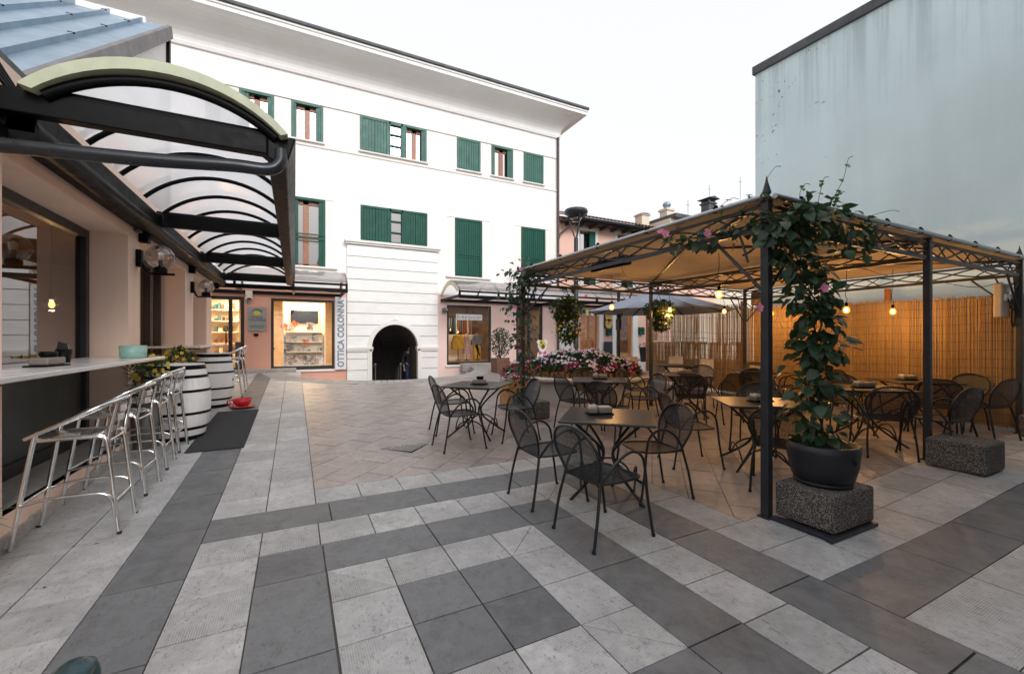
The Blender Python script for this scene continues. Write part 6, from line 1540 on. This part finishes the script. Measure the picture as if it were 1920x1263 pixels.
lx, ly = 7.62, 10.72; t = thing('street_lamp', 'dark street lamp with shallow bowl head held by a forked post', 'street lamp', (lx, ly, g(lx, ly)), world=True); lz = 4.55
s = MB(); s.lathe([(.11, 0), (.11, .5), (.075, .55), (.065, lz-g(lx, ly))], 14, (lx, ly, g(lx, ly))); s.build('post', m_post, t)
s = MB()
for a in (0, 2.1, 4.2):
    a += .4; s = MB(); s.tube(spline([(lx, ly, lz-.05), (lx+.09*math.cos(a), ly+.09*math.sin(a), lz+.18), (lx+.24*math.cos(a), ly+.24*math.sin(a), lz+.72)], 5), .022, 7); s.build('fork', m_post, t)
s = MB(); s.lathe([(.0, .60), (.16, .62), (.34, .74), (.36, .80), (.33, .86), (.0, .90)], 28, (lx, ly, lz)); s.build('head', m_post, t)
s = MB(); s.lathe([(.0, .50), (.13, .52), (.17, .62), (.0, .62)], 20, (lx, ly, lz)); s.build('lens', m_smoke, t)

# ================================================================= ROUND FLOWER BED
rx, ry, rr = 6.05, 8.42, 1.72; rz0 = g(rx, ry)
t = thing('round_planter', 'round white stone planter wall with wooden edging around the flower bed', 'planter', (rx, ry, rz0), world=True)
s = MB(); s.lathe([(rr-.04, -.15), (rr-.06, .42), (rr-.10, .43)], 64, (rx, ry, rz0), cap=False); s.build('wall', m_ringstone, t)
s = MB(); s.lathe([(rr-.42, .42), (rr-.42, .50), (rr-.02, .50), (rr+.03, .48), (rr+.03, .43), (rr-.06, .415)], 64, (rx, ry, rz0), cap=False); s.build('coping', m_ringstone, t)
s = MB(); s.lathe([(rr-.41, .40), (0, .55)], 40, (rx, ry, rz0), cap=False); s.build('soil', m_soil, t)
s = MB()
for k in range(72):
    a = 2*math.pi*k/72; r_ = rr-.40; x = rx+r_*math.cos(a); y = ry+r_*math.sin(a); s.tube([(x, y, rz0+.46), (x, y, rz0+.60+random.uniform(-.015, .02))], .055, 7)
s.build('log_edging', m_woodlight, t)
fol = MB(); fw = MB(); fl = MB(); fr = MB()
def bed_h(r_): return rz0+.62+.40*(1-(r_/1.4)**2)
for _ in range(7000):
    a = random.uniform(0, 6.283); r_ = 1.42*math.sqrt(random.random()); x = rx+r_*math.cos(a); y = ry+r_*math.sin(a); z = bed_h(r_)-random.uniform(0, .14)+.05*math.sin(5*x)*math.cos(6*y)
    d = (math.cos(a)*r_*.5+random.uniform(-.8, .8), math.sin(a)*r_*.5+random.uniform(-.8, .8), random.uniform(.0, .8)); fol.leaf((x, y, z), d, (random.uniform(-.3, .3), random.uniform(-.3, .3), 1), random.uniform(.06, .11), random.uniform(.03, .05))
for _ in range(210):
    a = random.uniform(0, 6.283); r_ = 1.46*math.sqrt(random.random()); cx_ = rx+r_*math.cos(a); cy_ = ry+r_*math.sin(a)
    outer = r_ > 1.16+.16*math.sin(9*a)
    tgt = (fr if random.random() < .62 else fl) if outer else (fw if random.random() < .6 else fl)
    for _k in range(random.choice((2, 3, 3, 4, 5))):
        x = cx_+random.gauss(0, .055); y = cy_+random.gauss(0, .055); rq = min(1.46, math.hypot(x-rx, y-ry)); z = bed_h(rq)+random.uniform(.0, .06)+.05*math.sin(5*x)*math.cos(6*y)
        nn = (math.cos(a)*rq*.4+random.uniform(-.4, .4)-.2, math.sin(a)*rq*.4+random.uniform(-.4, .4)-.5, .8); tgt.blossom((x, y, z), nn, random.uniform(.024, .042))
fb = fol.build('bedding_foliage', m_bed, kind='stuff', recalc=False); fb['label'] = 'dense dark green foliage filling the round stone planter'; fb['category'] = 'foliage'
for q, nm, mm, lb in ((fw, 'white_blossoms', m_fwhite, 'white blossoms crowning the round flower bed'), (fl, 'lilac_blossoms', m_flilac, 'pale lilac blossoms scattered through the round flower bed'), (fr, 'crimson_blossoms', m_fred, 'crimson blossoms around the lower rim of the flower bed')):
    o = q.build(nm, mm, kind='stuff', recalc=False); o['label'] = lb; o['category'] = 'blossoms'

# ================================================================= VINES, BASKETS, SHRUBS
def flower_trumpet(s, p, d, r):
    p = Vector(p); d = Vector(d).normalized(); u = d.cross(Vector((.3, .2, .9))).normalized(); w = d.cross(u)
    for k in range(5):
        a = 2*math.pi*k/5; da = .6
        q0 = p+d*.0; q1 = p+d*r*.7+(u*math.cos(a-da)+w*math.sin(a-da))*r*.9; q2 = p+d*r*.8+(u*math.cos(a)+w*math.sin(a))*r*1.15; q3 = p+d*r*.7+(u*math.cos(a+da)+w*math.sin(a+da))*r*.9
        s.add([q0, q1, q2, q3], [(0, 1, 2, 3)], True)
    s.tube([p-d*r*.9, p], [r*.12, r*.22], 6)
def vine(label, paths, lv, tips, flowers, loc, L=.108, W=.086):
    t = thing('climbing_vine', label, 'vine', loc, world=True, group='climbing vines on the gazebo posts')
    st = MB(); lf = MB(); tp = MB()
    for pts, n, spread in paths:
        P_ = spline(pts, 8); 
        for sft in range(2): st.tube([p+Vector((.03*math.sin(.9*i+sft*2), .03*math.cos(.9*i+sft*2), 0)) for i, p in enumerate(P_)], .006, 5)
        for _ in range(n):
            p = random.choice(P_); o = Vector((random.gauss(0, 1), random.gauss(0, 1), random.gauss(0, .8)))*spread; q = p+o
            d = o.normalized()*.8+Vector((random.uniform(-.5, .5), random.uniform(-.5, .5), random.uniform(-.9, .25))); k = random.uniform(.65, 1.2)
            lf.leaf(q, d, Vector((o.x*.4+random.uniform(-.5, .5), o.y*.4+random.uniform(-.5, .5)-.3, .9)), L*k, W*k, .2, .25)
    for a, b, n in tips:
        a = Vector(a); b = Vector(b); m_ = a.lerp(b, .5)+Vector((random.uniform(-.05, .05), random.uniform(-.05, .05), .03)); P_ = spline([a, m_, b, b+(b-m_)*.35+Vector((.03, -.01, -.03))], 8); st.tube(P_, .0028, 4)
        for k in range(n):
            p = P_[int(len(P_)*(.15+.6*k/max(1, n)))]
            for sg in (-1, 1): tp.leaf(p, (sg*.8, sg*.35+random.uniform(-.3, .3), random.uniform(0, .4)), (0, -.2, 1), random.uniform(.06, .10), .04, .2, .2)
    st.build('stem', m_stem, t); lf.build('foliage', m_vine, t, recalc=False)
    if tips: tp.build('young_leaves', m_vinetip, t, recalc=False)
    for p, d, r in flowers:
        s = MB(); flower_trumpet(s, p, d, r*.82); s.build('flower', m_fpink, t, recalc=False)
    return t
px_, py_, pz_ = 3.88, 1.99, .317
t = thing('flower_pot', 'big round dark blue grey pot with the climbing vine on the aggregate block', 'flower pot', (px_, py_, pz_), world=True)
s = MB(); s.lathe([(.185, .02), (.215, .06), (.241, .16), (.252, .27), (.254, .33), (.228, .33), (.226, .29), (0, .29)], 40, (px_, py_, pz_)); s.build('body', m_pot, t)
s = MB(); s.lathe([(0, 0), (.18, 0), (.205, .015), (.205, .035), (.195, .035), (.185, .02)], 40, (px_, py_, pz_)); s.build('saucer', m_pot, t)
s = MB(); s.lathe([(0, .30), (.225, .293)], 24, (px_, py_, pz_), cap=False); s.build('soil', m_soil, t)
def q3(px, py, y=None, x=None):
    if y is not None: X, Z = onY(px, py, y); return (X, y, Z)
    Y, Z = onX(px, py, x); return (x, Y, Z)
yv = 2.02
main = [q3(1535, 830, yv), q3(1530, 740, yv), q3(1540, 660, yv), q3(1528, 580, yv), q3(1505, 500, yv+.05), q3(1490, 440, yv+.1), q3(1490, 400, yv+.12)]
right = [q3(1485, 410, 2.12), q3(1530, 400, 2.15), q3(1580, 425, 2.2), q3(1620, 455, 2.22)]
left = [q3(1460, 410, x=3.52), q3(1400, 425, x=3.52), q3(1340, 440, x=3.53), q3(1270, 450, x=3.53)]
fl_ = [(q3(1541, 541, 1.88), (-.3, -1, .1), .045), (q3(1248, 440, x=3.45), (-.6, -.6, .2), .045), (q3(1240, 436, x=3.45), (-.7, -.3, .5), .04), (q3(1327, 438, x=3.42), (-.8, -.6, 0), .04), (q3(1421, 577, 2.2), (-.2, -1, 0), .04)]
vine('big dark leaved vine climbing from the blue grey pot up the near gazebo post', [(main, 500, .085), (main[:4], 110, .09), (right, 170, .08), (left, 70, .06), ([main[3], q3(1470, 450, 2.1), q3(1440, 400, 2.2)], 60, .06)],
     None, [(q3(1545, 400, 2.15), q3(1590, 300, 2.1), 3), (q3(1530, 400, 2.15), q3(1545, 335, 2.1), 3), (q3(1570, 410, 2.15), q3(1575, 360, 2.05), 4), (q3(1500, 395, 2.2), q3(1510, 345, 2.2), 2), (q3(1600, 430, 2.2), q3(1668, 395, 2.2), 0), (q3(1440, 385, x=3.5), q3(1452, 315, x=3.5), 1), (q3(1380, 410, x=3.5), q3(1405, 365, x=3.5), 3), (q3(1355, 410, x=3.5), q3(1372, 372, x=3.5), 3), (q3(1400, 410, x=3.5), q3(1425, 370, x=3.5), 1)], fl_, (px_, py_, .6))
xv = GX0-.05; col = [(xv, GY1-.08, .35), (xv-.02, GY1-.1, 1.0), (xv, GY1-.05, 1.6), (xv-.03, GY1-.08, 2.1), (xv-.02, GY1-.05, 2.6)]
vine('looser vine with a few pink flowers on the rear open corner post of the gazebo', [(col, 260, .12), ([(xv, GY1, 2.55), (xv+.4, GY1+.02, 2.5), (xv+1.0, GY1+.02, 2.42)], 45, .07), ([(xv, GY1-.1, 2.6), (xv-.1, GY1-.3, 2.62), (xv-.05, GY1+.1, 2.2)], 150, .13)],
     None, [((xv-.05, GY1, 2.6), (xv-.3, GY1, 2.62), 2), ((xv-.1, GY1, 2.3), (xv-.28, GY1-.05, 1.95), 2), ((xv, GY1-.1, 1.6), (xv-.3, GY1-.1, 1.45), 3)], [((xv-.2, GY1-.2, 2.02), (-.5, -.8, 0), .045), ((xv-.12, GY1-.25, 2.66), (-.5, -.8, .2), .04), ((xv-.12, GY1-.22, 1.3), (-.6, -.7, 0), .035), (q3(1098, 705-150, GY1), (-.3, -.9, 0), .035)], (xv, GY1, .2), .095, .07)
t = thing('vine_tub', 'dark tub at the foot of the looser vine behind the rear post', 'tub', (3.75, 6.8, g(3.75, 6.8)), world=True)
s = MB(); s.lathe([(.14, 0), (.19, .3), (.17, .3), (.16, .26), (0, .26)], 20, (3.72, 6.95, g(3.75, 6.8))); s.build('body', m_pot, t)
def basket(label, px, vt, vb, y, mflow):
    x, zt2 = onY(px, vt, y); zb2 = onY(px, vb, y)[1]; t = thing('hanging_basket', label, 'hanging basket', (x, y, zb2), world=True, group='flowering baskets hung on the gazebo'); h = zt2-zb2
    s = MB()
    for k in range(3): a = 2.1*k+.3; s.tube([(x, y, ZL), (x+.14*math.cos(a), y+.14*math.sin(a), zt2-.10)], .004, 4)
    s.build('chain', m_black, t); s = MB(); s.lathe([(.08, .0), (.15, .14), (.16, .16), (.14, .16), (0, .14)], 16, (x, y, zt2-.27)); s.build('bowl', m_soil, t)
    s = MB(); leaves_in(s, (x, y, zt2-.17), (.31, .31, .2), 800, .07, .042, .6, .0, .4); leaves_in(s, (x+.04, y, zt2-.17-h*.42), (.22, .22, h*.42), 560, .065, .04, .4, -.5, .2); s.build('foliage', m_basket, t, recalc=False)
    s = MB()
    for _ in range(34):
        a = random.uniform(0, 6.28); e = random.uniform(-1.2, 1.2); R_ = .27; p = (x+R_*math.cos(a)*math.cos(e), y+R_*math.sin(a)*math.cos(e), zt2-.2-h*random.uniform(0, .6)+.14*math.sin(e)); s.blossom(p, (math.cos(a), math.sin(a)-.4, .3), random.uniform(.018, .03))
    s.build('blossoms', mflow, t, recalc=False)
basket('trailing basket of yellow flowers hanging from the rear eave near the street lamp', 1062, 563, 640, GY1-.02, m_fyel)
basket('rounder basket of pale pink flowers hanging under the parasol edge', 1236, 566, 612, GY1+.05, m_flilac)
x, y = xAtY(938, 13.0), 13.0; z = g(x, y); t = thing('potted_shrub', 'loose grey green shrub in a brown square pot beside the shop window', 'potted shrub', (x, y, z), world=True)
s = MB(); s.prism([(x-.24, y-.24), (x+.24, y-.24), (x+.24, y+.24), (x-.24, y+.24)], 'z', z, z+.48); s.build('pot', m_terrac, t, bevel=.02)
s = MB()
for k in range(9):
    a = random.uniform(0, 6.28); s.tube(spline([(x, y, z+.45), (x+.1*math.cos(a), y+.1*math.sin(a), z+.75), (x+.3*math.cos(a), y+.3*math.sin(a), z+random.uniform(1.0, 1.4))], 4), .010, 5)
s.build('stem', m_stem, t); s = MB(); leaves_in(s, (x, y, z+1.0), (.38, .38, .48), 900, .085, .045, .6, .1, .3); s.build('foliage', m_shrub, t, recalc=False)
x, y = xAtY(962, 9.4), 9.0; z = g(x, y); x = 3.95; y = 7.55; z = g(x, y)
t = thing('crimson_flower_box', 'wooden box of crimson flowers beside the planter and rear post', 'flower box', (x, y, z), world=True)
s = MB(); s.box(x-.3, x+.25, y-.2, y+.2, z, z+.52); s.build('box', m_woodlight, t, bevel=.012); s = MB(); leaves_in(s, (x, y, z+.62), (.33, .26, .2), 300, .08, .045); s.build('foliage', m_bed, t, recalc=False)
s = MB()
for _ in range(70):
    a = random.uniform(0, 6.28); e = random.uniform(-.2, 1.4); s.blossom((x+.34*math.cos(a)*math.cos(e), y+.27*math.sin(a)*math.cos(e), z+.63+.22*math.sin(e)), (math.cos(a), math.sin(a)-.5, .7), random.uniform(.028, .042))
s.build('blossoms', m_fred, t, recalc=False)
x, y = xAtY(1208, 11.0), 11.0; z = g(x, y); t = thing('slate_planter', 'slate coloured tapered planter on a pale plinth beside the grey pilaster', 'planter', (x, y, z), world=True)
s = MB(); s.box(x-.3, x+.3, y-.3, y+.3, z, z+.42); s.build('plinth', m_plastwhite, t, bevel=.015); s = MB(); s.lathe([(.16, .42), (.24, .92), (.22, .92), (.2, .88), (0, .88)], 4, (x, y, z), False); s.build('body', m_pot, t)
s = MB(); leaves_in(s, (x, y, z+.95), (.2, .2, .10), 70, .07, .03); s.build('foliage', m_shrub, t, recalc=False)
# dark bollard top at the very bottom edge
x, y = xAtY(138, 1.86), 1.86
t = thing('bollard', 'dark teal round topped bollard cut off by the lower picture edge', 'bollard', (x, y, 0), world=True); zb_ = onY(138, 1240, 1.86)[1]
s = MB(); s.lathe([(.10, 0), (.10, .03), (.065, .05), (.065, zb_-.05), (.055, zb_-.02), (.03, zb_-.004), (0, zb_)], 24, (x, y, 0)); s.build('post', M('teal_bollard_paint', (.02, .05, .06), .25), t)

# a few fallen petals on the paving by the stools
for k, (px, py) in enumerate(((85, 1106), (140, 1031), (175, 1026))):
    d = ray(px, py); q = d*(-CAMH/d.z); s = MB(); a = random.uniform(0, 6.28); s.leaf((0, 0, .004), (math.cos(a), math.sin(a), .05), (0, 0, 1), .035, .014, .5, .1)
    o = s.build('fallen_petal', m_wood if k % 2 else m_terrac, recalc=False); o.location = (q.x, q.y, g(q.x, q.y)+.002); tag(o, 'small dry petal fallen on the pale paving near the bar stools', 'petal', 'fallen petals on the paving')
# ================================================================= LIGHT
SUN_EL = R(28); SUN_AZ = R(174)       # from behind the camera, soft (thin overcast)
w = bpy.data.worlds.new('World'); scene.world = w; w.use_nodes = True; nt = w.node_tree
bg = nt.nodes['Background']; sky = nt.nodes.new('ShaderNodeTexSky'); sky.sky_type = 'NISHITA'; sky.sun_disc = False
sky.sun_elevation = SUN_EL; sky.sun_rotation = SUN_AZ; sky.air_density = 1.0; sky.dust_density = 6; sky.ozone_density = 1
hs = nt.nodes.new('ShaderNodeHueSaturation'); hs.inputs['Saturation'].default_value = .22; hs.inputs['Value'].default_value = 1.0
nt.links.new(sky.outputs[0], hs.inputs['Color']); mx = nt.nodes.new('ShaderNodeMixRGB'); mx.inputs[0].default_value = .72; mx.inputs[2].default_value = (8.3, 8.4, 8.8, 1)   # thin even cloud over the whole sky
nt.links.new(hs.outputs[0], mx.inputs[1]); nt.links.new(mx.outputs[0], bg.inputs[0]); bg.inputs[1].default_value = .118
sl = bpy.data.lights.new('sun', 'SUN'); sl.energy = 1.35; sl.angle = R(25); sl.color = (1, .96, .94)
so = bpy.data.objects.new('sun', sl); COL.objects.link(so)
# direction towards the sun: rotation measured like the sky texture (clockwise from +y)
sd = Vector((math.sin(SUN_AZ)*math.cos(SUN_EL), math.cos(SUN_AZ)*math.cos(SUN_EL), math.sin(SUN_EL)))
so.rotation_euler = sd.to_track_quat('Z', 'Y').to_euler(); so.location = (0, -5, 12)
scene.view_settings.view_transform = 'Standard'; scene.view_settings.look = 'None'; scene.view_settings.gamma = 1
scene.view_settings.exposure = 0.34
scene.cycles.max_bounces = 8; scene.cycles.transparent_max_bounces = 24; scene.cycles.sample_clamp_indirect = 6
scene.cycles.use_denoising = True
